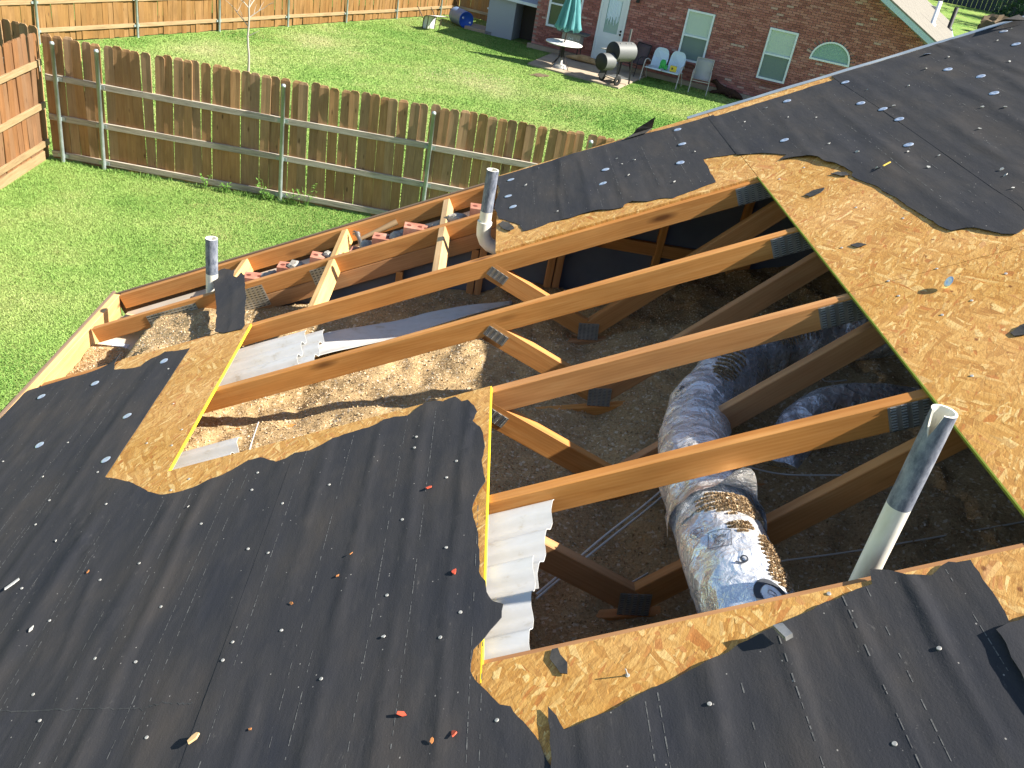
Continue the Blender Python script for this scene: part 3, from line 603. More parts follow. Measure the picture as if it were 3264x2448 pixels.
F4 = [(2.455,0.03),(2.442,-0.012),(2.467,-0.256),(2.455,-0.324),(2.439,-0.486),(2.467,-0.673),(2.504,-0.725),(2.575,-0.848),(2.589,-0.943),(2.651,-0.949),(2.729,-0.927),(2.812,-0.951),(2.881,-0.943),(2.948,-0.955),(3.004,-0.991),(3.069,-1.012),(3.08,-0.978),(3.118,-0.967),(3.184,-1.024),(3.242,-1.03),(3.293,-1.07),(3.317,-1.058),(3.376,-1.048),(3.498,-1.024),(3.504,-0.852),(3.509,-0.674),(3.589,-0.708),(3.69,-0.757),(3.69,-.02),(3.501,-0.02),(3.231,0.03)]
ff4 = Felt([([(-.9,2.582),(-.05,2.585)], .006, .012), ([(-.95,2.789),(-.58,2.785),(-.1,2.819)], .0055, .014), ([(-.93,2.927),(-.2,2.927)], .005, .016), ([(-1.05,3.283),(-.1,3.242)], .003, .012), ([(-.9,3.08),(-.07,3.08)], .003, .02), ([(-.7,3.45),(-.1,3.46)], .006, .01)], 1.0, None, 6)
felt4 = sheet('felt_sheet', F4, .0150, ff4, seed=15, res=.016)
for s in (2.655, 2.825, 2.978, 3.08, 3.262, 3.40, 3.44): dashes(felt4, s, -.97, -.02, seed=5, dens=.45, w=.003)
F5 = [(3.655,-.055),(3.827,-.055),(4.084,-0.047),(4.353,-0.03),(4.353,-2.16),(4.30,-2.20),(4.229,-2.24),(4.197,-2.214),(4.16,-2.142),(4.134,-2.108),(4.086,-2.1),(4.069,-2.042),(4.064,-1.976),(4.055,-1.888),(4.046,-1.813),(4.043,-1.714),(4.03,-1.638),(4.024,-1.556),(4.004,-1.489),(3.985,-1.399),(4.0,-1.361),(3.992,-1.299),(3.976,-1.227),(3.951,-1.18),(3.936,-1.096),(3.905,-1.04),(3.854,-1.0),(3.802,-0.985),(3.842,-0.939),(3.756,-0.826),(3.655,-0.757)]
ff5 = Felt([([(-.75,3.672),(-.1,3.685)], .006, .012), ([(-1.05,3.924),(-.2,3.975)], .007, .022), ([(-1.4,4.198),(-.36,4.203)], .006, .025), ([(-2.05,4.156),(-1.45,4.128)], .005, .02), ([(-1.2,4.06),(-.3,4.09)], .005, .025)], 1.0, lambda x, y: .0004+.008*smooth(4.06, 3.96, x)*smooth(-1.5, -1.2, y)*(1-smooth(-1.1, -.9, y)), 6)
felt5 = sheet('felt_sheet', F5, .0154, ff5, seed=16, res=.024)
for s, a, b_ in ((3.90, -.95, -.1), (4.10, -1.6, -.2), (4.165, -2.0, -.7), (4.26, -2.1, -.3), (3.77, -.8, -.1)): dashes(felt5, s, a, b_, seed=6, dens=.42, w=.0028)
F6 = [(4.347,0.036),(6.44,0.05),(6.44,-3.2),(5.4,-2.75),(4.8,-2.5),(4.5,-2.38),(4.36,-2.30),(4.30,-2.22),(4.331,-2.068),(4.33,-1.868),(4.34,-1.288),(4.348,-0.675)]
ff6 = Felt([([(-1.9,4.43),(-1.65,4.458),(-1,4.52),(-.19,4.559)], .005, .028), ([(-1.4,4.86),(-.95,4.869),(-.6,4.90),(-.41,4.884),(-.2,4.93),(0.05,4.912)], .012, .022), ([(-1.3,4.96),(-.4,4.97),(0,4.98)], .006, .02), ([(-1.8,4.66),(-.3,4.72)], .007, .03), ([(-1.5,5.15),(0,5.18)], .006, .04), ([(-2.1,4.39),(-.2,4.41)], .004, .02), ([(-1.7,5.4),(0,5.42)], .005, .03)], 1.0, lambda x, y: .0012*math.exp(-((x-4.34)/.02)**2)*max(0, mnoise.noise(Vector((y*3, 5, 2)))), 6)
felt6 = sheet('felt_sheet', F6, .0164, ff6, seed=17, res=.026, jg=.003)
for s, a, b_ in ((4.50, -2.2, -.2), (4.62, -2.1, -.2), (4.80, -1.4, -.1)): dashes(felt6, s, a, b_, seed=7, dens=.35, w=.0028)
TG = [(1.027,-1.10),(0.965,-.88),(0.912,-0.715),(0.83,-.48),(0.783,-0.348),(0.768,-0.23),(0.78,-.2),(0.805,-0.197),(0.85,-.24),(0.879,-0.281),(0.895,-0.27),(0.919,-0.385),(0.946,-0.414),(0.958,-0.357),(1.0,-.43),(1.019,-0.504),(1.08,-.7),(1.131,-0.906),(1.19,-1.133),(1.187,-1.164),(1.087,-1.150)]
fft = Felt([([(-1.1,1.11),(-.6,.98),(-.3,.86)], .006, .01)], .12, lambda x, y: .012*smooth(-1.0, -.3, y), 8)
felt7 = sheet('felt_tongue', TG, .0155, fft, seed=18, res=.02)
felt7['label'] = 'torn tongue of black felt hanging over the gable truss'
for p_, b_ in DASH.items(): b_.obj('chalk_marks', 'chalk', p_, M_ROOF)['kind'] = 'stuff'
# loose scraps of felt left under nails
SC = {'a': [(3.776,-1.453),(3.81,-1.433),(3.857,-1.455),(3.833,-1.483),(3.788,-1.487)], 'b': [(3.926,-1.312),(3.957,-1.308),(3.979,-1.34),(3.978,-1.382),(3.952,-1.364)], 'c': [(3.78,-2.001),(3.807,-2.0),(3.825,-2.035),(3.795,-2.035)], 'd': [(3.958,-2.782),(3.993,-2.76),(4.04,-2.76),(4.02,-2.81),(3.959,-2.801)], 'e': [(2.618,-3.552),(2.632,-3.552),(2.637,-3.573),(2.651,-3.599),(2.649,-3.63),(2.634,-3.624),(2.618,-3.59),(2.612,-3.577)], 'f': [(2.463,-0.759),(2.487,-0.734),(2.52,-0.782),(2.547,-0.889),(2.528,-0.895),(2.488,-0.843)], 'g': [(2.60,-3.69),(2.612,-3.70),(2.615,-3.735),(2.607,-3.735)]}
for k, pts in SC.items():
    if k == 'g': continue
    cx = sum(p[0] for p in pts)/len(pts)
    fs_ = Felt([], 1, lambda x, y, cx=cx: .002+.004*max(0, (x-cx)/.04), ord(k))
    o = sheet('felt_scrap', pts, .0145, fs_, parent=OSB['4a'] if k in 'abc' else OSB['4b'] if k == 'd' else OSB['3a'] if k == 'e' else OSB['3far'], res=.012, seed=ord(k), jg=.004, mat='felt_torn')

# a ragged tear across the lower sheet
tr_ = MB(); q_ = random.Random(2); pts = [(1.06, -3.345), (1.2, -3.375), (1.35, -3.408), (1.45, -3.43), (1.573, -3.457), (1.60, -3.452), (1.66, -3.462), (1.72, -3.478)]; P_ = []
for a, b in zip(pts, pts[1:]):
    for k in range(8): P_.append((a[0]+(b[0]-a[0])*k/8, a[1]+(b[1]-a[1])*k/8+q_.gauss(0, .0022)))
for a, b in zip(P_, P_[1:]):
    w0_, w1_ = q_.uniform(.0006, .0030), q_.uniform(.0006, .0030)
    tr_.add([(a[0], a[1]-w0_, .0156+ffA.h(*a)), (b[0], b[1]-w1_, .0156+ffA.h(*b)), (b[0], b[1]+w1_, .0156+ffA.h(*b)), (a[0], a[1]+w0_, .0156+ffA.h(*a))], [(0, 1, 2, 3)])
tr_.obj('tear', 'slot_dark', feltA, M_ROOF)
# tin caps and nails
cap = MB(); cap.lathe([(0.0003, .0016), (.006, .0013), (.0075, .0020), (.015, .0018), (.0195, .0008), (.0203, 0.0)], 20); CAPM = cap.mesh('tin_cap', 'tin_cap')
nl = MB(); nl.lathe([(0.0003, .0009), (.0040, .0008), (.0046, .0005), (.0048, -.001)], 12, smooth=False); NAILM = nl.mesh('roofing_nail', 'nail_head')
allf = [(feltA, clip(F1, 1.758, -1)), (feltB, clip(F1, 1.744, 1)), (felt2, F2), (felt4, F4), (felt6, F6), (felt5, F5)]
def which(s, y):
    for o, poly in reversed([x for x in allf]):
        if inside(poly, np.array([[s, y]]))[0]:
            if o is felt5 and inside(F6, np.array([[s, y]]))[0]: return felt6
            return o
    return None
def on_felt(me, name, s, y, tilt=.12, up=.001, scale=1.0):
    o = which(s, y)
    if o is None: o = OSB['1a']; h = .0125
    else: F, n0 = o_f[o]; h = n0 + F.h(s, y) + up
    M = M_ROOF @ Matrix.Translation((s, y, h)) @ Matrix.Rotation(random.uniform(-tilt, tilt), 4, 'X') @ Matrix.Rotation(random.uniform(-tilt, tilt), 4, 'Y') @ Matrix.Rotation(random.uniform(0, 6), 4, 'Z') @ Matrix.Scale(scale, 4)
    return place(bpy.data.objects.new(name, me), o, M)
random.seed(21)
for s, y in [(4.807,-0.084),(4.364,-0.145),(4.31,-0.542),(4.353,-0.718),(4.356,-0.911),(4.272,-1.239),(4.772,-0.423),(4.822,-0.661),(4.758,-0.932),(5.128,-0.35),(5.191,-0.087),(4.053,-0.169),(3.883,-0.75),(3.458,-0.363),(3.402,-0.634),(3.478,-0.096),(2.53,-0.102),(2.515,-0.37),(2.541,-0.561),(3.045,-0.412),(3.012,-0.615),(0.822,-1.292),(0.471,-1.324),(0.169,-1.299),(0.832,-1.78),(0.43,-1.821),(0.878,-2.116),(5.0,-1.5),(5.4,-1.0),(5.5,-.3)]:
    on_felt(CAPM, 'tin_cap', s, y, .05 if s != 4.807 else .5, .0018)
NL = [(0.878,-2.196),(1.026,-2.449),(1.623,-2.494),(1.629,-2.593),(1.769,-2.718),(1.921,-2.678),(0.589,-1.869),(0.88,-1.392),(0.286,-1.881),(0.594,-2.11),(0.727,-2.312),(2.202,-2.594),(2.351,-2.728),(2.324,-2.801),(2.203,-2.532),(1.484,-2.715),(0.744,-2.458),(1.704,-2.911),(1.781,-2.956),(1.319,-2.852),(1.478,-3.082),(1.088,-3.024),(1.768,-3.298),(1.758,-3.356),(1.48,-3.285),(1.337,-3.237),(1.904,-3.293),(1.188,-3.32),(2.055,-3.492),(1.262,-3.422),(1.62,-3.555),(1.193,-2.882),(0.888,-2.827),(2.199,-2.952),(2.344,-3.123),(2.19,-3.253),(2.492,-3.71),(2.396,-3.375),(2.349,-3.443),(2.927,-3.78),(3.369,-3.759),(3.222,-3.934)]
for s, y in NL: on_felt(NAILM, 'roofing_nail', s, y, .12, .0012)
for s, y in [(2.776,-3.663),(3.223,-3.561),(3.796,-2.319),(3.947,-2.322),(3.788,-2.428),(3.95,-2.563),(3.791,-2.929),(4.095,-2.462),(1.041,-1.769),(1.17,-2.023),(1.03,-2.058),(1.166,-2.132),(1.335,-2.413),(1.281,-2.458),(3.9,-1.7),(4.0,-1.9),(3.74,-1.2),(3.86,-1.15),(3.85,-2.6),(3.75,-2.0)]:
    p = OSB['3a'] if y < -3.5 else OSB['4b'] if s > 3.6 and y < -2.323 else OSB['4a'] if s > 3.6 else OSB['2a'] if s > 1.22 else OSB['1a']
    place(bpy.data.objects.new('roofing_nail', NAILM), p, M_ROOF @ Matrix.Translation((s, y, .0128)) @ Matrix.Rotation(random.uniform(-.3, .3), 4, 'X'))
M = M_ROOF @ Matrix.Translation((3.931, -2.452, .03)) @ Matrix.Rotation(-.75, 4, 'Y') @ Matrix.Scale(.9, 4)
place(bpy.data.objects.new('tin_cap', CAPM), OSB['4b'], M)
sh = MB(); sh.tube([(0,0,0), (0,0,.03)], .0018, 6); place(bpy.data.objects.new('nail_shank', sh.mesh('nail_shank', 'nail_head')), OSB['3a'], M_ROOF @ Matrix.Translation((2.776, -3.663, .002)))
# lifted flap of felt at the far rake and the folded felt near the top of the rake
fl = MB(); fl.prism([(3.20, .00), (3.32, .00), (3.36, .055), (3.30, .07), (3.25, .05)], 0, .003, M=Matrix.Translation((0, 0, .02)) @ Matrix.Rotation(.0, 4, 'X'))
fl.add([(3.25, .05, .021), (3.36, .05, .021), (3.385, .02, .085), (3.33, .03, .065), (3.275, .03, .05)], [(0, 1, 2, 3, 4)]); fl.add([(3.25, .053, .021), (3.36, .053, .021), (3.385, .023, .085), (3.33, .033, .065), (3.275, .033, .05)], [(4, 3, 2, 1, 0)])
fl.obj('felt_flap', 'felt_torn', house, M_ROOF)
fl = MB(); fl.add([(5.16, .05, .03), (5.34, .06, .03), (5.30, -.02, .06), (5.22, -.04, .065), (5.33, -.06, .028), (5.20, .0, .05)], [(0, 1, 2, 5), (5, 2, 4, 3), (3, 4, 2, 5)])
fl.obj('felt_flap', 'felt_torn', house, M_ROOF)

# litter on the roof: each chip a thing
CH = {}
for nm, mat, sd in (('red_chip', 'red_chip', 1), ('orange_chip', 'orange_chip', 2), ('white_chip', 'white_chip', 3)):
    for v in range(3):
        b = MB(); r = random.Random(sd*10+v); n = r.choice((4, 5, 6)); poly = [(.011*r.uniform(.55, 1.2)*math.cos(2*PI*i/n), .008*r.uniform(.55, 1.2)*math.sin(2*PI*i/n)) for i in range(n)]
        b.prism(poly, 0, .003); CH[nm, v] = fixn(place(bpy.data.objects.new('tmp', b.mesh(nm, mat)))).data
for o in [o for o in bpy.data.objects if o.name.startswith('tmp')]: WM.pop(o, None); bpy.data.objects.remove(o)
def chip(kind, s, y, label, group, scale=1.0, cat='debris'):
    o = on_felt(CH[kind, random.randrange(3)], kind, s, y, .35, .003, scale)
    M = WM[o]; o.parent = None; o.matrix_parent_inverse = Matrix.Identity(4); o.matrix_basis = M
    tag(o, label, cat, group)
for s, y, l in [(2.373,-3.23,'red chip of plastic on the felt beside the vent chute hole'),(2.275,-3.646,'red chip on the dark felt left of the lower corner of the opening'),(2.401,-3.725,'red chip with a white nail head beside it near the bottom edge'),(2.273,-2.834,'red chip on the felt near the upper end of the opening edge')]:
    chip('red_chip', s, y, l, None, 1.0)
for s, y in [(1.129,-2.83),(1.912,-3.2),(2.032,-3.134),(2.06,-3.057),(2.353,-3.731),(1.902,-3.6)]:
    chip('orange_chip', s, y, 'small orange-brown chip lying on the lower left felt', 'orange chips on the felt', .6)
for s, y in [(3.796,-0.309),(3.938,-0.188),(4.087,-0.564),(4.401,-0.725),(4.708,-0.318),(4.553,-0.5),(4.655,-1.058),(4.708,-1.138),(4.086,-1.164),(4.086,-1.396),(4.242,-1.313),(4.314,-1.442),(4.419,-1.735),(4.408,-1.791),(4.023,-0.97),(3.985,-0.442),(4.851,-0.24),(5.107,-0.207),(5.233,-0.081),(4.988,-0.584),(4.537,-1.287),(4.377,-1.91),(4.4,-0.379),(4.238,-1.526),(3.493,-0.537),(2.613,-0.28),(2.765,-0.821),(3.135,-0.403),(3.202,-0.395),(3.148,-0.602),(3.332,-0.879),(3.118,-0.289),(2.695,-0.047)]:
    chip('white_chip', s, y, 'tiny pale chip of debris scattered on the upper felt', 'pale chips on the upper felt', random.uniform(.5, .95))
for s, y, k in [(1.043,-3.051,1.0),(2.2,-3.4,.6),(.9,-2.6,.6),(1.4,-2.6,.5)]:
    chip('white_chip', s, y, 'tiny pale chip of debris on the lower left felt', 'pale chips on the lower felt', k)
b = MB(); b.prism([(-.026, -.004), (.0, -.007), (.024, -.006), (.027, .003), (.004, .005), (-.022, .006)], 0, .003); o = fixn(b.obj('paper_scrap', 'white_chip', None, M_ROOF @ Matrix.Translation((.843, -2.802, .024)) @ Matrix.Rotation(.9, 4, 'Z'))); tag(o, 'white curled scrap near the left edge of the lower felt', 'debris')
b = MB(); b.prism([(-.015, -.005), (.004, -.009), (.016, -.002), (.013, .005), (.002, .007), (-.013, .004)], 0, .005); o = fixn(b.obj('wood_splinter', 'wood_chip', None, M_ROOF @ Matrix.Translation((1.762, -3.597, .026)) @ Matrix.Rotation(.8, 4, 'Z'))); tag(o, 'tan splinter of wood near the bottom edge of the lower felt', 'debris')
b = MB(); b.prism([(-.02, -.003), (.02, -.003), (.02, .003), (-.02, .003)], 0, .003); o = fixn(b.obj('tape_scrap', 'yellow_tape', None, M_ROOF @ Matrix.Translation((4.121, -1.412, .03)) @ Matrix.Rotation(.5, 4, 'Z'))); tag(o, 'thin yellow strip on the upper felt near the torn edge', 'debris')
b = MB(); b.prism([(-.02, -.008), (.02, -.011), (.022, .006), (-.012, .010)], 0, .012); o = fixn(b.obj('shingle_scrap', 'steel_grey', None, M_ROOF @ Matrix.Translation((3.105, -3.655, .032)) @ Matrix.Rotation(-1.1, 4, 'Z'))); tag(o, 'grey gritty shingle scrap on the lower right felt edge', 'debris')

# ================================================================== IN THE OPEN LOFT
def vnoise(X, Y, f, seed):
    """vectorised value noise"""
    x, y = X*f, Y*f; xi, yi = np.floor(x).astype(int), np.floor(y).astype(int); xf, yf = x-xi, y-yi
    def hsh(a, b):
        h = (a*374761393 + b*668265263 + seed*2246822519) & 0xffffffff
        h = ((h ^ (h >> 13))*1274126177) & 0xffffffff
        return ((h ^ (h >> 16)) & 0xffff)/65535.0
    u, v = xf*xf*(3-2*xf), yf*yf*(3-2*yf)
    return (hsh(xi, yi)*(1-u)+hsh(xi+1, yi)*u)*(1-v) + (hsh(xi, yi+1)*(1-u)+hsh(xi+1, yi+1)*u)*v - .5
def ins_h(X, Y):
    z = .175 + .25*(X-.45)
    z = z + .045*vnoise(X, Y, 3.1, 1) + .042*vnoise(X, Y, 7, 2) + .022*vnoise(X, Y, 17, 3) + .009*vnoise(X, Y, 42, 4)
    z = z + .085*np.exp(-((X-.8)/.33)**2)*np.exp(-((Y+.95)/.35)**2)
    z = z - .035*np.exp(-((X-2.70)/.10)**2)
    low = -.10 + .035*vnoise(X, Y, 6, 5) + .012*vnoise(X, Y, 30, 6) + .06*np.exp(-((X-.2)/.12)**2)*np.exp(-((Y+.85)/.3)**2)
    t = np.clip((X-.36)/.07, 0, 1); z = low*(1-t) + z*t
    lim = X*SP/CP - .02                      # never through the deck
    return np.minimum(z, np.where(Y < -1.12, lim, lim+.5))
nx, ny = 340, 250
X, Y = np.meshgrid(np.linspace(.045, 5.75, nx), np.linspace(-5.0, -.462, ny)); 
X = X + RNG.uniform(-.004, .004, X.shape); Z = ins_h(X, Y)
V = np.stack([X, Y, Z], -1).reshape(-1, 3); I = np.arange(nx*ny).reshape(ny, nx)
Q = np.stack([I[:-1, :-1], I[:-1, 1:], I[1:, 1:], I[1:, :-1]], -1).reshape(-1, 4)
def np_mesh(name, V, Fc, mats, smooth=False):
    me = bpy.data.meshes.new(name); k = Fc.shape[1]
    me.vertices.add(len(V)); me.vertices.foreach_set('co', np.ascontiguousarray(V, np.float32).ravel())
    me.loops.add(Fc.size); me.loops.foreach_set('vertex_index', np.ascontiguousarray(Fc, np.int32).ravel())
    me.polygons.add(len(Fc)); me.polygons.foreach_set('loop_start', np.arange(0, Fc.size, k, dtype=np.int32)); me.polygons.foreach_set('loop_total', np.full(len(Fc), k, np.int32))
    if smooth: me.polygons.foreach_set('use_smooth', np.ones(len(Fc), bool))
    for m_ in mats: me.materials.append(MAT[m_])
    me.update(calc_edges=True); return me
o = place(bpy.data.objects.new('loose_insulation', np_mesh('loose_insulation', V, Q, ['insulation'])))
tag(o, 'tan loose-fill insulation spread between the trusses', 'insulation', kind='stuff')
# fluffy flakes on top of it
def flakes(n, xr, yr, zf, smin, smax, seed):
    r = np.random.default_rng(seed); x = r.uniform(*xr, n); y = r.uniform(*yr, n); z = zf(x, y) + r.uniform(-.002, .006, n)
    C_ = np.stack([x, y, z], 1); a = r.normal(size=(n, 3)); a /= np.linalg.norm(a, axis=1)[:, None]; b = np.cross(a, r.normal(size=(n, 3))); b /= np.linalg.norm(b, axis=1)[:, None]
    s = r.uniform(smin, smax, n)[:, None]; t = s*r.uniform(.3, .9, (n, 1))
    return np.stack([C_-a*s-b*t*.6, C_+a*s*.8-b*t, C_+a*s+b*t*.7, C_-a*s*.7+b*t], 1).reshape(-1, 3)
Vf = np.concatenate([flakes(80000, (.45, 3.9), (-3.6, -.5), ins_h, .0015, .0048, 3), flakes(3000, (.05, .4), (-1.2, -.5), ins_h, .002, .006, 4)])
o = place(bpy.data.objects.new('insulation_flakes', np_mesh('insulation_flakes', Vf, np.arange(len(Vf)).reshape(-1, 4), ['fluff'])))
tag(o, 'pale and brown flakes on top of the loose insulation', 'insulation', kind='stuff')

# plumbing vents
def pipe(loc, z0, z1, zp, r, label, lean=(0, 0), notch=False, elbow=False):
    t = thing('vent_pipe', (loc[0], loc[1], z0), label, 'pipe')
    n = 28; ri = r*.80; b = MB(); p = MB(); axis = Vector((lean[0], lean[1], 1)).normalized()
    def at(z): return Vector((loc[0], loc[1], 0)) + Vector((lean[0]*(z-z0), lean[1]*(z-z0), z))
    def ring(z, rr): return [at(z)+Vector((rr*math.cos(2*PI*k/n), rr*math.sin(2*PI*k/n), 0)) for k in range(n)]
    def tops(rr):
        out = []
        for k in range(n):
            a = 2*PI*k/n; z = z1
            if notch:
                d = abs((a-notch+PI) % (2*PI)-PI)
                z = z1 - (.034 if d < .36 else .034*max(0, 1-(d-.36)/.10)) + (-.032*max(0, 1-d/.24))
            out.append(at(z)+Vector((rr*math.cos(a), rr*math.sin(a), 0)))
        return out
    q = lambda a, c: [(a*n+k, a*n+(k+1) % n, c*n+(k+1) % n, c*n+k) for k in range(n)]
    b.add(ring(z0, r)+ring(zp, r), q(0, 1), 0, True)
    t1, t2 = tops(r), tops(ri)
    b.add(t1+t2, q(0, 1), 0, False); b.add(t2+ring(z0, ri), q(0, 1), 0, True)
    b.obj('plastic_tube', 'pipe_white', t)
    p.add(ring(zp, r*1.006)+t1, q(0, 1), 0, True); p.obj('painted_sleeve', 'pipe_paint', t)
    return t, at
t, at_ = pipe((0.68, -.335), .10, .615, .405, .033, 'grey and white vent pipe standing by the gable truss, beside the felt tongue')
t, at_ = pipe((2.138, -.70), 1.06, 1.352, 1.14, .030, 'vent pipe with an elbow beside the far felt deck')
eb = MB(); eb.tube([(2.138, -.70, 1.085), (2.138, -.70, 1.05), (2.141, -.70, 1.015), (2.155, -.70, .985), (2.18, -.70, .965), (2.21, -.70, .955), (2.30, -.70, .95)], [.037, .037, .036, .036, .036, .036, .036], 20); eb.obj('elbow', 'pipe_white', t)
t, at_ = pipe((3.03, -3.432), .80, 1.836, 1.594, .0265, 'tall vent pipe with a notched top standing in the near opening', lean=(.0, .0), notch=3.75)

def marks(t, at_, r, z0, z1, ang):
    b = MB(); z = z0; rr = random.Random(3)
    while z < z1:
        w = rr.uniform(.004, .009); a = ang+rr.uniform(-.1, .1); c = at_(z)
        u = Vector((math.cos(a), math.sin(a), 0)); v = Vector((-math.sin(a), math.cos(a), 0))
        b.add([c+u*(r+.0008)+v*x+Vector((0, 0, zz)) for x, zz in ((-w/2, 0), (w/2, 0), (w/2, .004), (-w/2, .004))], [(0, 1, 2, 3)]); z += rr.uniform(.006, .014)
    b.obj('printed_marks', 'print_ink', t)

# flexible foil duct
def bez(pts, n):
    P = [Vector(p) for p in pts]; out = []
    for i in range(len(P)-1):
        p0, p1, p2, p3 = P[max(i-1, 0)], P[i], P[i+1], P[min(i+2, len(P)-1)]
        for k in range(n):
            t = k/n; out.append(.5*((2*p1)+(p2-p0)*t+(2*p0-5*p1+4*p2-p3)*t*t+(-p0+3*p1-3*p2+p3)*t**3))
    return out+[P[-1]]
class Duct:
    def __init__(s, path, rad, n=44, wr=.009, seed=0):
        s.path = path; s.n = n; L = [0]
        for a, b in zip(path, path[1:]): L.append(L[-1]+(b-a).length)
        s.L = L; s.fr = []; ref = Vector((0, 0, 1)); s.rad = rad; s.wr = wr; s.seed = seed
        for i in range(len(path)):
            t = (path[min(i+1, len(path)-1)]-path[max(i-1, 0)]).normalized(); u = (ref-t*ref.dot(t)).normalized(); s.fr.append((t, u, t.cross(u)))
    def pt(s, i, a, extra=0.0):
        t, u, w = s.fr[i]; l = s.L[i]; r = s.rad[i] if isinstance(s.rad, list) else s.rad
        d = Vector((math.cos(a)*2.2, math.sin(a)*2.2, 0))
        r += s.wr*(.8*mnoise.noise(Vector((d.x, d.y, l*9+s.seed)))*1.0 + .55*abs(mnoise.noise(Vector((d.x*1.7, d.y*1.7, l*13+a*2.5)))) + .35*mnoise.noise(Vector((d.x*4, d.y*4, l*38))))
        r *= 1 - .10*max(0, -math.cos(a))
        return s.path[i] + (u*math.cos(a)+w*math.sin(a))*(r+extra)
    def build(s, name, mat, parent):
        b = MB(); n = s.n; m_ = len(s.path)
        vs = [s.pt(i, 2*PI*k/n) for i in range(m_) for k in range(n)]
        b.add(vs, [(i*n+k, i*n+(k+1) % n, (i+1)*n+(k+1) % n, (i+1)*n+k) for i in range(m_-1) for k in range(n)], 0, True)
        b.add(vs[:n], [tuple(range(n))]); b.add(vs[-n:], [tuple(range(n))[::-1]])
        return fixn(b.obj(name, mat, parent))
dpath = bez([(2.90, -3.85, 1.08), (2.86, -3.5, 1.15), (2.837, -3.302, 1.165), (2.835, -3.094, 1.15), (2.845, -2.862, 1.12), (2.856, -2.70, 1.09), (2.926, -2.381, 1.03), (3.067, -1.998, .985), (3.297, -1.656, 1.0), (3.525, -1.49, 1.04), (3.85, -1.43, 1.08), (4.3, -1.4, 1.12)], 14)
duct_t = thing('foil_duct', (2.98, -2.7, .74), 'silver foil flexible duct snaking under the near trusses', 'duct')
def drad(i): return .121 + (.008*math.sin(i*.55) if i > 88 else 0)
DU = Duct(dpath, [drad(i) for i in range(len(dpath))]); DU.build('sleeve', 'foil', duct_t)
# a pulled-open collar where the outer sleeve laps over itself
ci = min(range(len(dpath)), key=lambda i: abs(dpath[i].y+2.975))
cb = MB(); n = 44; vs = []
for k in range(n+1):
    a = -1.9+3.8*k/n; vs += [DU.pt(ci+2, a, .004), DU.pt(ci-1, a, .012), DU.pt(ci-3, a, .020+.075*math.exp(-((a-.15)/.28)**2))]
cb.add(vs, [(3*k+j, 3*k+j+1, 3*k+j+4, 3*k+j+3) for k in range(n) for j in (0, 1)], 0, True); cb.obj('torn_collar', 'foil', duct_t)
bb = MB(); vs = []
for k in range(n+1):
    a = -1.3+2.6*k/n; vs += [DU.pt(ci-4, a, .0025), DU.pt(ci-6, a, .003)]
bb.add(vs, [(2*k, 2*k+1, 2*k+3, 2*k+2) for k in range(n)], 0, True); bb.obj('strap', 'foil', duct_t)
sd = Duct(bez([(4.3, -1.9, .98), (3.85, -1.92, 1.02), (3.58, -1.96, 1.0), (3.42, -2.08, .94), (3.34, -2.24, .84)], 12), .088, 32, .012, 4)
t2 = thing('foil_duct', (3.5, -2.0, .85), 'shaded crumpled foil duct elbow under the deck behind the long duct', 'duct'); sd.build('sleeve', 'foil', t2)
# insulation lying on the duct
def duct_fluff(i0, i1, a0, a1, n, seed, seedshape):
    r = np.random.default_rng(seed); out = []
    for _ in range(n):
        i = int(r.integers(i0, i1)); a = r.uniform(a0, a1)
        e = ((i-(i0+i1)/2)/((i1-i0)/2))**2+((a-(a0+a1)/2)/((a1-a0)/2))**2
        if e > 1-.5*mnoise.noise(Vector((i*.5, a*4, seedshape))): continue
        c = np.array(DU.pt(i, a, r.uniform(0, .010)*(1-min(1, e))+.001)); p_ = r.normal(size=3); p_ /= np.linalg.norm(p_); q_ = np.cross(p_, r.normal(size=3)); q_ /= np.linalg.norm(q_); s = r.uniform(.0018, .0052)
        out += [c-p_*s-q_*s*.5, c+p_*s-q_*s*.6, c+p_*s+q_*s*.6, c-p_*s*.8+q_*s*.5]
    return np.array(out)
def idx(y): return min(range(len(dpath)), key=lambda i: abs(dpath[i].y-y))
Vd = np.concatenate([duct_fluff(idx(-3.12), idx(-3.01), -.8, .9, 5200, 1, 1), duct_fluff(idx(-3.20), idx(-3.15), -.3, .25, 1600, 2, 5), duct_fluff(idx(-3.31), idx(-3.18), .25, .75, 3000, 3, 9), duct_fluff(idx(-3.38), idx(-3.29), .2, .8, 2200, 7, 3), duct_fluff(idx(-2.05), idx(-1.8), -.3, .6, 4200, 4, 3), duct_fluff(idx(-1.6), idx(-1.46), -1.0, 1.0, 4200, 5, 4)])
o = place(bpy.data.objects.new('loose_insulation', np_mesh('duct_fluff', Vd, np.arange(len(Vd)).reshape(-1, 4), ['fluff']))); tag(o, 'clumps of loose insulation resting on the foil duct', 'insulation', kind='stuff')
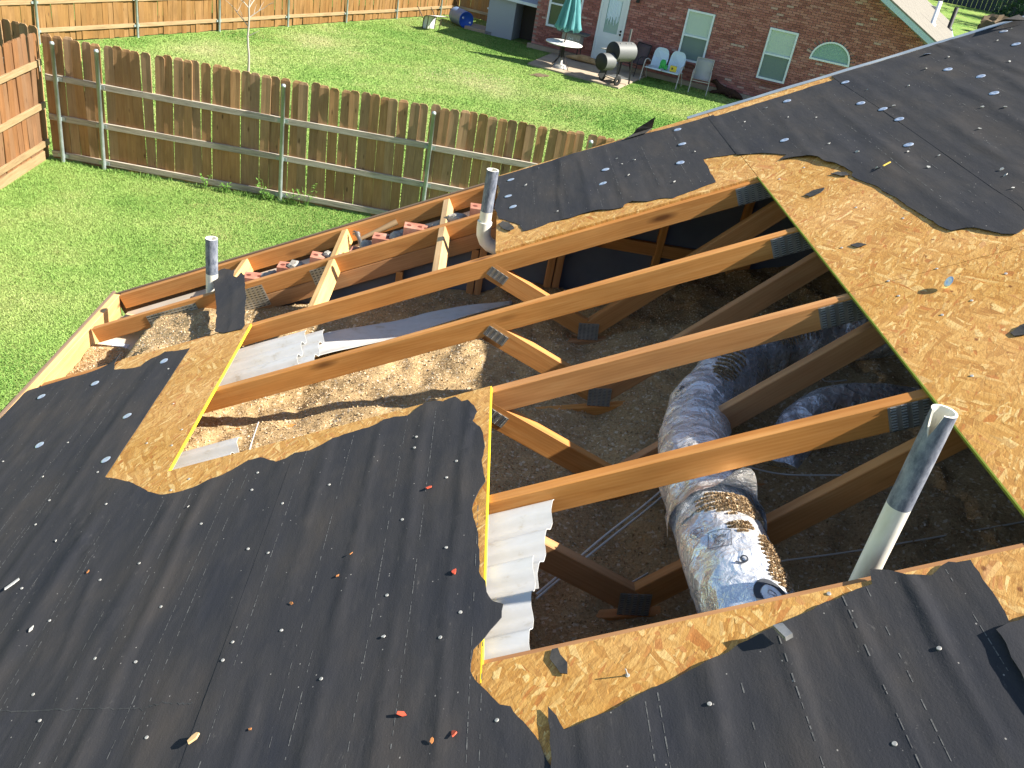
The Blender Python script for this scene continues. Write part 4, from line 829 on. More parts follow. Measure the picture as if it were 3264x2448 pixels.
# lettering printed on the foil
def wrap_text(txt, size, yc, ac, rot, mat, mirror=1):
    cu = bpy.data.curves.new('t', 'FONT'); cu.body = txt; cu.size = size; cu.align_x = 'CENTER'; cu.align_y = 'CENTER'
    ob = bpy.data.objects.new('t', cu); COL.objects.link(ob); dg = bpy.context.evaluated_depsgraph_get(); me = bpy.data.meshes.new_from_object(ob.evaluated_get(dg)); bpy.data.objects.remove(ob)
    return wrap_mesh(me, yc, ac, rot, mat)
def wrap_mesh(me, yc, ac, rot, mat, name='printed_lettering'):
    bm = bmesh.new(); bm.from_mesh(me); bmesh.ops.triangulate(bm, faces=bm.faces[:])
    for _ in range(1): bmesh.ops.subdivide_edges(bm, edges=[e for e in bm.edges if e.calc_length() > .012], cuts=2)
    l0 = DU.L[idx(yc)]; c, s = math.cos(rot), math.sin(rot)
    for v in bm.verts:
        x, y = v.co.x*c-v.co.y*s, v.co.x*s+v.co.y*c
        l = l0 + y; i = max(0, min(len(DU.L)-2, int(np.searchsorted(DU.L, l))-1)); f = (l-DU.L[i])/(DU.L[i+1]-DU.L[i]); a = ac + x/.13
        v.co = DU.pt(i, a, .0025)*(1-f)+DU.pt(i+1, a, .0025)*f
    me2 = bpy.data.meshes.new(name); bm.to_mesh(me2); bm.free(); me2.materials.append(MAT[mat])
    return place(bpy.data.objects.new(name, me2), duct_t)
wrap_text('6', .052, -3.30, -.27, 1.9, 'print_ink'); wrap_text('UL', .02, -3.15, -.98, -1.2, 'print_ink'); wrap_text('Quiet\nPipe', .017, -3.208, -.55, -.35, 'print_ink'); wrap_text('R', .05, -2.16, -.9, -.7, 'print_ink')
def ring2d(r0, r1, n=28):
    b = MB(); b.add([(r*math.cos(2*PI*k/n), r*math.sin(2*PI*k/n), 0) for r in (r0, r1) for k in range(n)], [(k, (k+1) % n, n+(k+1) % n, n+k) for k in range(n)]); return b.mesh('ring', 'print_ink')
wrap_mesh(ring2d(.017, .0185), -3.15, -.98, 0, 'print_ink', 'printed_emblem')
def frame2d(w, h, t):
    b = MB(); 
    for x0, y0, x1, y1 in ((-w, -h, w, -h+t), (-w, h-t, w, h), (-w, -h, -w+t, h), (w-t, -h, w, h)): b.add([(x0, y0, 0), (x1, y0, 0), (x1, y1, 0), (x0, y1, 0)], [(0, 1, 2, 3)])
    return b.mesh('frame', 'print_ink')
wrap_mesh(frame2d(.033, .030, .0018), -3.208, -.55, -.25, 'print_ink', 'printed_emblem')
wrap_mesh(ring2d(.012, .026), -3.405, 0.0, 0, 'print_white', 'printed_emblem')
wrap_mesh(ring2d(.028, .045), -3.405, 0.0, 0, 'print_ink', 'printed_emblem')

# white vent chutes (baffles)
def chute(name, s0, s1, y0, y1, n_, amp, label, tear=None, seed=0, tilt=0.0, bow=0.0):
    """corrugated foam chute running up the slope"""
    r = random.Random(seed); ny = 48; ns = 26; V_ = []; 
    prof = []
    for j in range(ny+1):
        t = j/ny; ph = t*2.6 % 1.0
        prof.append(amp*(smooth(.0, .22, ph)*(1-smooth(.50, .80, ph))+.25*math.sin(PI*ph)))
    for i in range(ns+1):
        u = i/ns
        for j in range(ny+1):
            t = j/ny; e1 = s1 + (tear(t) if tear else 0); s = s0+(e1-s0)*u
            lip = 0.0
            V_.append((s, y0+(y1-y0)*t+.002*mnoise.noise(Vector((s*6, t*3, seed))), n_+prof[j]*(1-.25*u*bow)+lip+tilt*(s-s0)+.0012*mnoise.noise(Vector((s*5, t*6, seed+2)))))
    b = MB(); b.add(V_, [(i*(ny+1)+j, (i+1)*(ny+1)+j, (i+1)*(ny+1)+j+1, i*(ny+1)+j+1) for i in range(ns) for j in range(ny)], 0, True)
    o = b.obj(name, 'white_plastic', None, M_ROOF); sd_ = o.modifiers.new('thickness', 'SOLIDIFY'); sd_.thickness = .002; es = o.modifiers.new('edges', 'EDGE_SPLIT'); es.split_angle = math.radians(45)
    return tag(o, label, 'vent chute')
chute('vent_chute', .95, 2.585, -3.27, -2.955, -.062, .024, 'white corrugated vent chute under the yellow edge, upper one beside truss', lambda t: .055*(1-t)*-.2+.05*t, 1)
chute('vent_chute', .95, 2.565, -3.515, -3.19, -.045, .024, 'white corrugated vent chute nearest the bottom edge of the opening', lambda t: .02*t-.01, 2)
chute('vent_chute', .75, 1.50, -1.49, -1.17, -.105, .026, 'white corrugated vent chute in the far bay next to the yellow edge', lambda t: -.02*t, 3)
chute('vent_chute', .75, 1.575, -1.50, -1.175, -.125, .026, 'white vent chute lying under the one in the far bay', lambda t: -.01*t, 4)
chute('vent_chute', .7, 1.36, -2.27, -2.0, -.13, .03, 'white vent chute end poking out at the lower left corner of the hole', lambda t: .0, 5)
# bent sheet of a torn chute lying along the far bay
b = MB(); ns, nw = 44, 10; V_ = []
fe = [(1.33, -1.06), (1.525, -.991), (1.709, -.928), (1.898, -.872), (2.129, -.822), (2.335, -.775)]; ne = [(1.35, -1.30), (1.55, -1.21), (1.76, -1.12), (1.95, -1.03), (2.17, -.92), (2.345, -.80)]
for i in range(ns+1):
    u = i/ns*5; k = min(4, int(u)); f_ = u-k; A_ = Vector(fe[k]).lerp(Vector(fe[k+1]), f_); B_ = Vector(ne[k]).lerp(Vector(ne[k+1]), f_)
    for j in range(nw+1):
        t = j/nw; p = A_.lerp(B_, t); z = .175+.25*(p.x-.45)+.045+.028*(abs(t-.5)*2)**2+.008*math.sin(u*2.1)
        V_.append((p.x, p.y, z+.004*mnoise.noise(Vector((p.x*6, t*4, 1)))))
b.add(V_, [(i*(nw+1)+j, (i+1)*(nw+1)+j, (i+1)*(nw+1)+j+1, i*(nw+1)+j+1) for i in range(ns) for j in range(nw)], 0, True)
o = b.obj('vent_chute', 'white_plastic'); o.modifiers.new('thickness', 'SOLIDIFY').thickness = .002; tag(o, 'long bent white vent chute tapering up the far bay', 'vent chute')

# cables
def cable(pts, r, label, group=None, n=8):
    b = MB(); b.tube(bez(pts, n), r, 6); o = b.obj('cable', 'cable'); return tag(o, label, 'cable', group)
cable([(2.40, -2.93, .74), (2.456, -2.862, .745), (2.62, -2.69, .80), (2.772, -2.531, .83), (2.86, -2.44, .86)], .0042, 'left one of two grey cables between the white chute and the duct')
cable([(2.40, -2.945, .735), (2.46, -2.873, .742), (2.63, -2.70, .79), (2.785, -2.54, .825), (2.87, -2.45, .85)], .0042, 'right one of two grey cables between the white chute and the duct')
cable([(2.66, -2.845, .70), (2.70, -2.82, .72), (2.764, -2.776, .735), (2.83, -2.73, .75)], .003, 'short grey cable end at the foot of the near web')
cable([(3.10, -2.27, .90), (3.158, -2.279, .885), (3.3, -2.33, .90), (3.507, -2.373, .96), (3.7, -2.40, 1.0)], .003, 'grey cable right of the torn duct collar')
cable([(3.12, -2.80, .86), (3.198, -2.788, .88), (3.449, -2.758, .94), (3.983, -2.671, 1.07)], .003, 'grey cable passing behind the tall notched pipe')
cable([(3.62, -1.9, 1.1), (3.50, -1.97, 1.12), (3.43, -2.02, 1.2)], .003, 'grey cable in the dark under the deck edge')
b = MB(); b.tube(bez([(1.285, -1.94, .39), (1.29, -1.905, .43), (1.305, -1.86, .50)], 5), [.004]*5+[.003]*5+[.002], 6); tag(b.obj('broken_strip', 'white_plastic'), 'thin white broken strip sticking out of the insulation', 'debris')
lump('plaster_lump', (1.25, -1.97, ins_h(np.array([1.25]), np.array([-1.97]))[0]+.005), .03, 'white_chip', None, 4); tag(bpy.context.scene.objects['plaster_lump'], 'small white crumpled lump beside the broken white strip', 'debris')

# hammer on the rake bricks
hm = thing('hammer', (1.46, -.15, .60), 'hammer with wooden handle lying on the rake bricks', 'hammer')
a, c = Vector((1.462, -.155, .665)), Vector((1.655, -.055, .765)); b = MB(); b.tube([a, a.lerp(c, .3), a.lerp(c, .6), a.lerp(c, .85), c], [.010, .012, .014, .017, .0175], 12); b.obj('handle', 'hammer_wood', hm)
b = MB(); d = Vector((.35, -.75, -.30)).normalized(); p = a; b.tube([p-d*.05, p-d*.035, p-d*.034, p+d*.025, p+d*.026, p+d*.05], [.016, .016, .012, .012, .015, .015], 10); b.obj('head', 'hammer_iron', hm)
b = MB(); 
for k in (-1, 1): b.tube([p-d*.03+Vector((0, 0, .008*k)), p-d*.07+Vector((-.01, 0, -.012+.008*k)), p-d*.095+Vector((-.015, 0, -.035+.006*k))], [.007, .006, .002], 6)
b.obj('claw', 'hammer_iron', hm)

# ================================================================== FENCES
random.seed(31)
def picket_mesh(h, w, mat, ear=.035, warp=0.0, seed=0):
    """dog-eared board, slightly cupped and bowed"""
    r = random.Random(seed); b = MB(); rows = 9; t = .016; L = []
    for i in range(rows+1):
        u = i/rows; z = h*u; ww = w/2
        if i == rows: ww = w/2-ear*.8
        if i == rows-1: z = h-ear
        bow = warp*math.sin(u*PI*1.2+seed)*.018 + .004*math.sin(u*7+seed*2); tw = warp*.05*(u-.4)
        L.append([(x*ww, y+bow+x*ww*tw+(.003 if x == 0 else 0), z) for y in (-t/2, t/2) for x in ((-1, 0, 1) if y < 0 else (1, 0, -1))])
    vs = [v for ring in L for v in ring]; n = 6
    b.add(vs, [(i*n+k, i*n+(k+1) % n, (i+1)*n+(k+1) % n, (i+1)*n+k) for i in range(rows) for k in range(n)])
    b.add(L[-1], [tuple(range(n))]); b.add(L[0], [tuple(range(n))[::-1]])
    return b.mesh('picket', mat)
def fence(p0, p1, label, mat, rail_mat, side, rails, posts, h=1.83, w=.14, gap=.004, posth=1.77, start=0.0, tilt=.02, steps=None, post_r=.03, out=.045, drop=lambda d: 0.0, group=None, breaks=()):
    p0, p1 = Vector((*p0, GZ)), Vector((*p1, GZ)); d = (p1-p0); L = d.length; d.normalize(); nrm = Vector((d.y, -d.x, 0))*side
    t = thing('wooden_fence', (p0+p1)/2, label, 'fence', group)
    ms = [picket_mesh(h, w, mat, .035, random.choice((-1, -.5, .4, 1)), k) for k in range(8)]
    ang = math.atan2(d.y, d.x); x = start; k = 0
    while x < L:
        c = p0+d*(x+w/2)
        M = Matrix.Translation(c+Vector((0, 0, .02+random.uniform(-.015, .015)+drop(x)))) @ Matrix.Rotation(ang+random.gauss(0, .022), 4, 'Z') @ Matrix.Rotation(random.gauss(0, tilt*.45), 4, 'Y') @ Matrix.Rotation(random.gauss(0, .006), 4, 'X')
        place(bpy.data.objects.new('picket', ms[random.randrange(8)]), t, M); x += w+gap+max(0, random.gauss(0, .003)) + (.012 if random.random() < .04 else 0); k += 1
    cuts = [0]+[q for q in posts]+[L]
    for z in rails:
        for a, b_ in zip(cuts, cuts[1:]):
            if b_-a < .15: continue
            A_, B_ = p0+d*a+nrm*.0285, p0+d*b_+nrm*.0285
            beam('rail', A_+Vector((0, 0, z+drop(a)+random.uniform(-.012, .012))), B_+Vector((0, 0, z+drop(b_)+random.uniform(-.012, .012))), .038, .089, rail_mat, t, bev=.003)
    pm = MB(); pm.lathe([(post_r, 0), (post_r, posth-.03), (post_r*1.12, posth-.03), (post_r*1.12, posth-.008), (post_r*.8, posth+.012), (.001, posth+.018)], 16); pm = pm.mesh('post', 'galv_post')
    bk = MB(); bk.lathe([(post_r*1.12, -.03), (post_r*1.12, .03)], 14); bk.box((0, 0, 0), (.16, .012, .05)); bk = bk.mesh('bracket', 'galv_post')
    for q in posts:
        P_ = p0+d*q+nrm*(.0285+.019+post_r+.002); po = place(bpy.data.objects.new('post', pm), t, Matrix.Translation(P_+Vector((0, 0, drop(q)))) @ Matrix.Rotation(ang, 4, 'Z') @ Matrix.Rotation(random.gauss(0, .006), 4, 'X'))
        for z in rails: place(bpy.data.objects.new('bracket', bk), po, Matrix.Translation(P_-nrm*post_r*.55+Vector((0, 0, z+drop(q)))) @ Matrix.Rotation(ang, 4, 'Z'))
    return t
def along(p0, p1, X): return (X-p0[0])/((p1[0]-p0[0]))*math.hypot(p1[0]-p0[0], p1[1]-p0[1])
A0, A1 = (-4.30, 8.66), (9.2, 7.66)
fence(A0, A1, 'weathered brown picket fence with grey rails and steel posts across our yard', 'picket_wood', 'rail_grey', 1, (1.25, .67, .10), [along(A0, A1, x) for x in (-4.12, -3.49, -.76, 1.44, 3.76, 6.1, 8.4)])
fence((-4.42, 8.72), (-4.36, 2.2), 'orange-brown picket fence with pale rails at the left edge of our yard', 'picket_cedar', 'rail_tan', -1, (1.42, .80, .24), [2.6, 5.0], tilt=.014)
fence((-4.55, 9.05), (-7.2, 9.55), 'short dark shaded run of pickets beyond the left fence corner', 'picket_wood', 'rail_grey', -1, (1.25, .67, .12), [1.3], tilt=.01)
B0, B1 = (-9.4, 12.55), (.85, 29.85)
fence(B0, B1, 'long golden picket fence along the back of the neighbouring yard', 'picket_gold', 'rail_tan', 1, (1.45, .86, .27), [0.9+2.44*k*1.06 for k in range(8)], tilt=.008, gap=.002, h=1.83)
fence((.95, 29.9), (6.6, 27.6), 'dark shaded picket fence behind the grey shed', 'picket_wood', 'rail_grey', 1, (1.4, .8, .25), [2.0, 4.4], tilt=.008, gap=.002)
for x0, y0, x1, y1, z in ((-4.47, 8.6, -4.3, 4.0, .06),):
    kb = beam('kick_board', (-4.395, 8.55, GZ+.07), (-4.34, 3.0, GZ+.07), .03, .14, 'rail_tan', [o for o in bpy.data.objects if o.get('label', '').startswith('orange-brown picket')][0])

# ================================================================== NEIGHBOUR'S HOUSE
ANG = math.atan2(-.36418969, .93132479); NP = Vector((3.53, 25.61, GZ)); MN = Matrix.Translation(NP) @ Matrix.Rotation(ANG, 4, 'Z')
nb = thing('brick_house', NP+Vector((5.6, -2.2, 0)), 'red brick neighbour house with white door, windows and pale roof', 'house')
def NB(b, name, mats, parent=nb, fix=True):
    o = b.obj(name, mats, parent, MN); return fixn(o) if fix else o
OPEN = [(.40, 1.50, .78, 2.15), (2.08, 2.97, .12, 2.15), (4.78, 5.62, .70, 2.16), (7.29, 8.14, .70, 2.15)]
RH = lambda u: min(2.44+.52*(u+.25), 2.44+.52*(12.35-u))     # underside of the gable roof
wl_ = MB(); wl_.prism([(0, .0), (12.1, .0), (12.1, RH(12.1)-.1), (6.05, RH(6.05)-.1), (0, RH(0)-.1)], 0, .2, M=Matrix(((1,0,0,0),(0,0,-1,.235),(0,1,0,0),(0,0,0,1))))
wl_.box((.1, 6.2, 1.25), (.2, 11.9, 2.5)); wl_.box((12.0, 6.2, 1.25), (.2, 11.9, 2.5))
nwall = NB(wl_, 'wall', 'mortar')
ftg = MB(); ftg.box((6.05, .0, .07), (12.3, .14, .14)); NB(ftg, 'footing', 'concrete')
def in_open(u, h):
    for a, b_, c, d_ in OPEN:
        if a-.02 < u < b_+.02 and c-.02 < h < d_+.02: return True
    if (u-9.205)**2/.60**2+(h-1.6)**2/.56**2 < 1 and h > 1.55: return True
    return False
bw, bh = .213, .067; bs = []; rr = random.Random(8)
for j in range(0, 54):
    h = .15+bh*(j+.5)
    for i in range(-1, 59):
        u = (i+(.5 if j % 2 else 0))*bw+bw/2
        if u < .1 or u > 12.0 or h > RH(u)-.25 or in_open(u, h) and 8.5 < u < 10: continue
        if 8.5 < u < 9.9 and any(in_open(u+du, h) for du in (-.08, .08)): continue
        a_, b_ = u-.1, u+.1
        for o0, o1, o2, o3 in OPEN:
            if o2-.03 < h < o3+.02 and o0-.01 < b_ and a_ < o1+.01:
                if a_ < o0: b_ = min(b_, o0-.004)
                elif b_ > o1: a_ = max(a_, o1+.004)
                else: b_ = a_
        if b_-a_ > .02: bs.append(((a_+b_)/2, h, (b_-a_)/.2))
EU = cam.rotation_euler.to_matrix()
def px(P):
    q = EU.transposed() @ (Vector(P)-CAM_LOC); return (1632+2822.9*q.x/-q.z, 1224-2822.9*q.y/-q.z, -q.z)
vis = []
for u, h, k_ in bs:
    x, y, d_ = px(MN @ Vector((u, -.03, h)))
    vis.append((d_ if (0 < x < 3264 and 0 < y < 370-(x-2201)*.301-12) and k_ > .99 else 1e6))
order = sorted(range(len(bs)), key=lambda i: vis[i]); near = set(order[:300])
bq = MB(); bq.add([(-.1, 0, -.0285), (.1, 0, -.0285), (.1, 0, .0285), (-.1, 0, .0285), (-.1, .05, -.0285), (.1, .05, -.0285), (.1, .05, .0285), (-.1, .05, .0285)], [(0, 1, 2, 3), (0, 4, 5, 1), (3, 2, 6, 7), (0, 3, 7, 4), (1, 5, 6, 2)]); bq = bq.mesh('brick', 'brick_red')
st = MB()
for i, (u, h, k_) in enumerate(bs):
    off = .005+rr.uniform(-.003, .003)
    if i in near: place(bpy.data.objects.new('brick', bq), nwall, MN @ Matrix.Translation((u, off, h)))
    else: st.add([(u+v.co.x*k_, off+v.co.y, h+v.co.z) for v in bq.vertices], [tuple(p_.vertices) for p_ in bq.polygons])
bwk = NB(st, 'brickwork', 'brick_red', fix=False); bwk['kind'] = 'stuff'
# soldier course round the arch
for k in range(19):
    a = PI*(k+.5)/19; M = MN @ Matrix.Translation((9.205+.66*math.cos(a), -.002, 1.6+.61*math.sin(a))) @ Matrix.Rotation(-a, 4, 'Y') @ Matrix.Scale(.8, 4, (1, 0, 0))
    place(bpy.data.objects.new('arch_brick', bq), nwall, M)
# windows
def window(u0, u1, h0, h1, upper, lower, sash=True):
    f = MB(); t = .055
    for c, d_ in (((u0+t/2, 0, (h0+h1)/2), (t, .07, h1-h0)), ((u1-t/2, 0, (h0+h1)/2), (t, .07, h1-h0)), (((u0+u1)/2, 0, h0+t/2), (u1-u0-2*t-.002, .07, t)), (((u0+u1)/2, 0, h1-t/2), (u1-u0-2*t-.002, .066, t))): f.box(c, d_)
    hm_ = (h0+h1)/2
    f.box(((u0+u1)/2, -.004, hm_), (u1-u0-2*t-.002, .06, .05))
    w_ = NB(f, 'window', 'frame_white')
    for a, b_, m_ in ((hm_+.025, h1-t, upper), (h0+t, hm_-.025, lower)):
        pn = MB(); pn.box(((u0+u1)/2, .018, (a+b_)/2), (u1-u0-2*t, .008, b_-a)); NB(pn, 'pane', m_, w_)
    sl_ = MB(); sl_.box(((u0+u1)/2, -.02, h0-.03), (u1-u0+.12, .10, .05)); NB(sl_, 'sill', 'brick_red', w_)
    return w_
window(*OPEN[2], 'pane_upper', 'pane_screen'); window(*OPEN[3], 'pane_upper', 'pane_screen')
f = MB(); u0, u1, h0, h1 = OPEN[0]; t = .06
for c, d_ in (((u0+t/2, 0, (h0+h1)/2), (t, .07, h1-h0)), ((u1-t/2, 0, (h0+h1)/2), (t, .07, h1-h0)), (((u0+u1)/2, 0, h0+t/2), (u1-u0-2*t-.002, .07, t)), (((u0+u1)/2, 0, h1-t/2), (u1-u0-2*t-.002, .066, t)), (((u0+u1)/2, -.003, 1.47), (u1-u0-2*t-.002, .06, .05)), (((u0+u1)/2, -.001, 1.1), (.045, .05, .62))): f.box(c, d_)
w0 = NB(f, 'window', 'frame_white')
for a, b_ in ((.84, 1.445), (1.495, 2.09)):
    pn = MB(); pn.box(((u0+u1)/2, .02, (a+b_)/2), (u1-u0-2*t, .008, b_-a)); NB(pn, 'pane', 'pane_dark', w0)
# half-round window
f = MB(); n = 22
def arc(r, dz=0): return [(9.205+r*math.cos(PI*k/n), 1.6+dz+r*.92*math.sin(PI*k/n)) for k in range(n+1)]
oo, ii = arc(.575), arc(.525, 0)
f.add([(u, -.03, h) for u, h in oo]+[(u, -.03, h) for u, h in ii]+[(u, .05, h) for u, h in oo]+[(u, .05, h) for u, h in ii], [(k, k+1, n+1+k+1, n+1+k) for k in range(n)]+[(n+1+k, n+1+k+1, 3*(n+1)+k+1, 3*(n+1)+k) for k in range(n)])
f.box((9.205, 0, 1.575), (1.16, .08, .05)); aw = NB(f, 'arched_window', 'frame_white'); pn = MB(); pn.add([(u, .02, h) for u, h in ii], [tuple(range(n+1))]); NB(pn, 'pane', 'pane_arch', aw, False)
# door
dr = MB(); u0, u1, h0, h1 = OPEN[1]; t = .06
dr.box((u0+t/2, -.005, (h0+h1)/2), (t, .08, h1-h0)); dr.box((u1-t/2, -.005, (h0+h1)/2), (t, .08, h1-h0)); dr.box(((u0+u1)/2, -.005, h1-t/2), (u1-u0-2*t-.002, .076, t))
dr.box(((u0+u1)/2, .022, (h0+.98)/2), (u1-u0-2*t, .04, .86)); dr.box((u0+.14, .022, 1.53), (.16, .04, 1.10)); dr.box((u1-.14, .022, 1.53), (.16, .04, 1.10)); dr.box(((u0+u1)/2, .022, 2.02), (u1-u0-.44, .038, .12))
for zz in (.3, .62): dr.box(((u0+u1)/2, .0, zz+.03), (.5, .012, .018)); dr.box(((u0+u1)/2, .0, zz+.2), (.5, .012, .018))
door = NB(dr, 'door', 'door_white'); pn = MB(); pn.box(((u0+u1)/2, .03, 1.47), (u1-u0-.44, .008, 1.0)); NB(pn, 'pane', 'pane_arch', door)
lc = MB(); N_ = 26
for k in range(N_):
    ua, ub = u0+.24+k*(u1-u0-.48)/N_, u0+.24+(k+1)*(u1-u0-.48)/N_; hb = 1.35+.10*math.sin(k*1.1)+.06*math.sin(k*2.7)
    lc.add([(ua, .02+.008*math.sin(k*1.9), 1.96), (ub, .02+.008*math.sin((k+1)*1.9), 1.96), (ub, .014+.01*math.sin((k+1)*1.9), hb), (ua, .014+.01*math.sin(k*1.9), hb)], [(0, 1, 2, 3)])
NB(lc, 'curtain', 'lace', door, False)
kn = MB()
for zz in (1.10, 1.0): kn.lathe([(.001, .045), (.03, .04), (.034, .02), (.018, 0)], 12, M=Matrix.Translation((u1-.10, -.002, zz)) @ Matrix.Rotation(PI/2, 4, 'X'))
NB(kn, 'handle', 'black_iron', door, False)
lp = MB(); lp.lathe([(.05, 0), (.06, .03), (.05, .16), (.02, .2), (.001, .21)], 10, M=Matrix.Translation((3.22, -.10, 2.02))); lp.box((3.22, -.04, 2.14), (.05, .10, .05)); NB(lp, 'wall_lamp', 'black_iron')
# roof
def roofslab(pts, th=.16):
    b = MB(); n_ = len(pts); b.add([Vector(p) for p in pts]+[Vector(p)-Vector((0, 0, th)) for p in pts], [tuple(range(n_)), tuple(range(n_, 2*n_))[::-1]]+[(i, n_+i, n_+(i+1) % n_, (i+1) % n_) for i in range(n_)]); return b
PK = 6.05; hp = 2.78+.52*(12.05-PK)
rz = lambda u: 2.78+.52*(11.75-u)
SL = Matrix(((1,0,0,0),(0,1,0,0),(0,0,1,0),(0,0,0,1)))
rf = NB(roofslab([(12.45, -.62, rz(12.45)), (14.3, 30, rz(14.3)), (PK+.9, 30, rz(PK+.9)), (PK, -.62, rz(PK))], .05), 'roof', 'shingle_pale')
NB(roofslab([(PK, -.62, rz(PK)), (PK+.9, 30, rz(PK+.9)), (-1.2, 30, rz(PK)-.52*(PK+.4)), (-.4, -.62, rz(PK)-.52*(PK+.4))], .05), 'roof', 'shingle_pale')
tb = MB(); tb.bar((12.47, -.60, rz(12.45)-.115), (PK, -.60, rz(PK)-.115), .03, .18); tb.bar((PK, -.601, rz(PK)-.115), (-.42, -.601, rz(PK)-.52*(PK+.4)-.115), .03, .18); NB(tb, 'rake_trim', 'trim_blue')
tb = MB(); tb.bar((12.5, -.62, rz(12.45)-.12), (14.33, 30, rz(14.3)-.12), .03, .17); NB(tb, 'fascia', 'trim_blue')
# soffit under the rake overhang
sf = MB(); sf.add([(12.4, -.59, rz(12.4)-.2), (PK, -.59, rz(PK)-.2), (PK, .04, rz(PK)-.2), (12.4, .04, rz(12.4)-.2)], [(0, 1, 2, 3)]); sf.add([(-.35, -.59, rz(PK)-.52*(PK+.35)-.2), (PK, -.59, rz(PK)-.2), (PK, .04, rz(PK)-.2), (-.35, .04, rz(PK)-.52*(PK+.35)-.2)], [(0, 1, 2, 3)]); NB(sf, 'soffit', 'trim_blue', nb, False)
for (u, v, hh, r) in ((12.0, 7.2, .75, .07), (13.35, 17.0, .9, .09)):
    b = MB(); z_ = rz(u)-.02; b.lathe([(r*1.9, -.04), (r*1.9, .02), (r, .06), (r, hh), (r*.8, hh), (r*.8, hh-.1)], 14, M=Matrix.Translation((u, v, z_))); NB(b, 'roof_vent', 'frame_white' if hh < .8 else 'black_iron', rf)
b = MB(); b.tube([(13.1, 26, rz(13.1)), (13.3, 26, rz(13.3)+.9), (13.8, 26, rz(13.3)+1.7)], .05, 8); b.tube([(13.1, 26.3, rz(13.1)-.1), (13.2, 26.1, rz(13.3)+.5)], .035, 8); b.box((12.95, 26, rz(13)+.05), (.5, .4, .12)); NB(b, 'roof_antenna', 'steel_grey', rf)

# grey shed beside the house
shd = thing('garden_shed', MN @ Vector((-.9, .9, 0)), 'low grey shed against the left corner of the brick house', 'shed')
b = MB(); b.box((-1.35, 1.1, .62), (.95, 1.2, 1.24)); o = b.obj('wall', 'grey_siding', shd, MN)
b = MB(); b.box((-.38, 1.45, .62), (.94, .5, 1.22)); b.obj('side_door', 'brown_dark', shd, MN)
b = MB(); b.add([(-1.95, .38, 1.30), (.02, .38, 1.26), (.02, 1.9, 1.85), (-1.95, 1.9, 1.85), (-1.95, .38, 1.25), (.02, .38, 1.21), (.02, 1.9, 1.80), (-1.95, 1.9, 1.80)], [(0, 1, 2, 3), (7, 6, 5, 4), (0, 4, 5, 1), (1, 5, 6, 2), (2, 6, 7, 3), (3, 7, 4, 0)]); b.obj('roof', 'grey_siding', shd, MN)
b = MB(); b.bar((-1.96, .37, 1.26), (.0, .37, 1.22), .03, .09); b.obj('fascia', 'frame_white', shd, MN)
b = MB(); b.box((-2.1, .95, .05), (1.0, .9, .10)); o = b.obj('stone_slab', 'concrete', None, MN); tag(o, 'low concrete slab left of the grey shed', 'slab')
b = MB(); b.box((0, 0, .35), (.08, .3, .7)); b.box((0, -.1, .72), (.25, .2, .05)); o = b.obj('stand_post', 'frame_white', None, MN @ Matrix.Translation((-1.98, 1.3, 0))); tag(o, 'small white stand at the far left side of the grey shed', 'stand')
# patio
b = MB(); b.prism([(3.39, 22.64), (6.01, 21.29), (7.15, 23.85), (4.25, 25.1)], GZ, GZ+.05); tag(fixn(b.obj('patio', 'concrete')), kind='structure')
PZ = GZ+.05

# ================================================================== THINGS IN THE NEIGHBOUR'S YARD
def loc_m(x, y, rz, z=GZ): return Matrix.Translation((x, y, z)) @ Matrix.Rotation(rz, 4, 'Z')
def uv(u, v): p = MN @ Vector((u, v, 0)); return p.x, p.y
# patio table with closed umbrella
M = loc_m(4.36, 22.75, .2, PZ)
tb = thing('patio_table', (4.36, 22.75, PZ), 'round white patio table with dark pedestal legs on the concrete patio', 'table')
b = MB(); b.lathe([(.001, .69), (.52, .69), (.55, .70), (.55, .715), (.53, .725), (.001, .727)], 40, M=M); b.obj('table_top', 'table_white', tb)
for k in range(4):
    a = k*PI/2+.5; b = MB(); b.tube([(.05*math.cos(a), .05*math.sin(a), .69), (.07*math.cos(a), .07*math.sin(a), .35), (.36*math.cos(a), .36*math.sin(a), .012)], .013, 8); b.obj('leg', 'black_iron', tb, M)
b = MB(); b.lathe([(.035, .05), (.035, .69)], 12, M=M); b.obj('pedestal', 'black_iron', tb)
um = thing('patio_umbrella', (4.36, 22.75, PZ), 'closed teal umbrella standing through the white patio table', 'umbrella')
b = MB(); b.tube([(0, 0, .06), (.02, 0, 1.4), (.05, 0, 2.75)], .02, 10); b.obj('pole', 'brown_dark', um, M)
b = MB(); n = 64; prof = [(1.10, .36), (1.2, .345), (1.4, .30), (1.7, .235), (2.0, .17), (2.3, .105), (2.55, .055), (2.65, .02)]
vs = []
for i, (z, r) in enumerate(prof):
    for k in range(n):
        a = 2*PI*k/n; rr_ = r*(1+.20*math.cos(8*a+.6*math.sin(z*3))+.07*math.cos(16*a+z*2)); vs.append((.035+rr_*math.cos(a), rr_*math.sin(a), z+(.05*math.cos(8*a) if i == 0 else 0)))
b.add(vs, [(i*n+k, i*n+(k+1) % n, (i+1)*n+(k+1) % n, (i+1)*n+k) for i in range(len(prof)-1) for k in range(n)], 0, True); o = b.obj('canopy', 'teal_cloth', um, M); o.modifiers.new('thickness', 'SOLIDIFY').thickness = .006
b = MB(); b.lathe([(.24, 0), (.24, .04), (.19, .09), (.06, .12), (.04, .3), (.001, .3)], 24, M=M); b.obj('base', 'steel_grey', um)
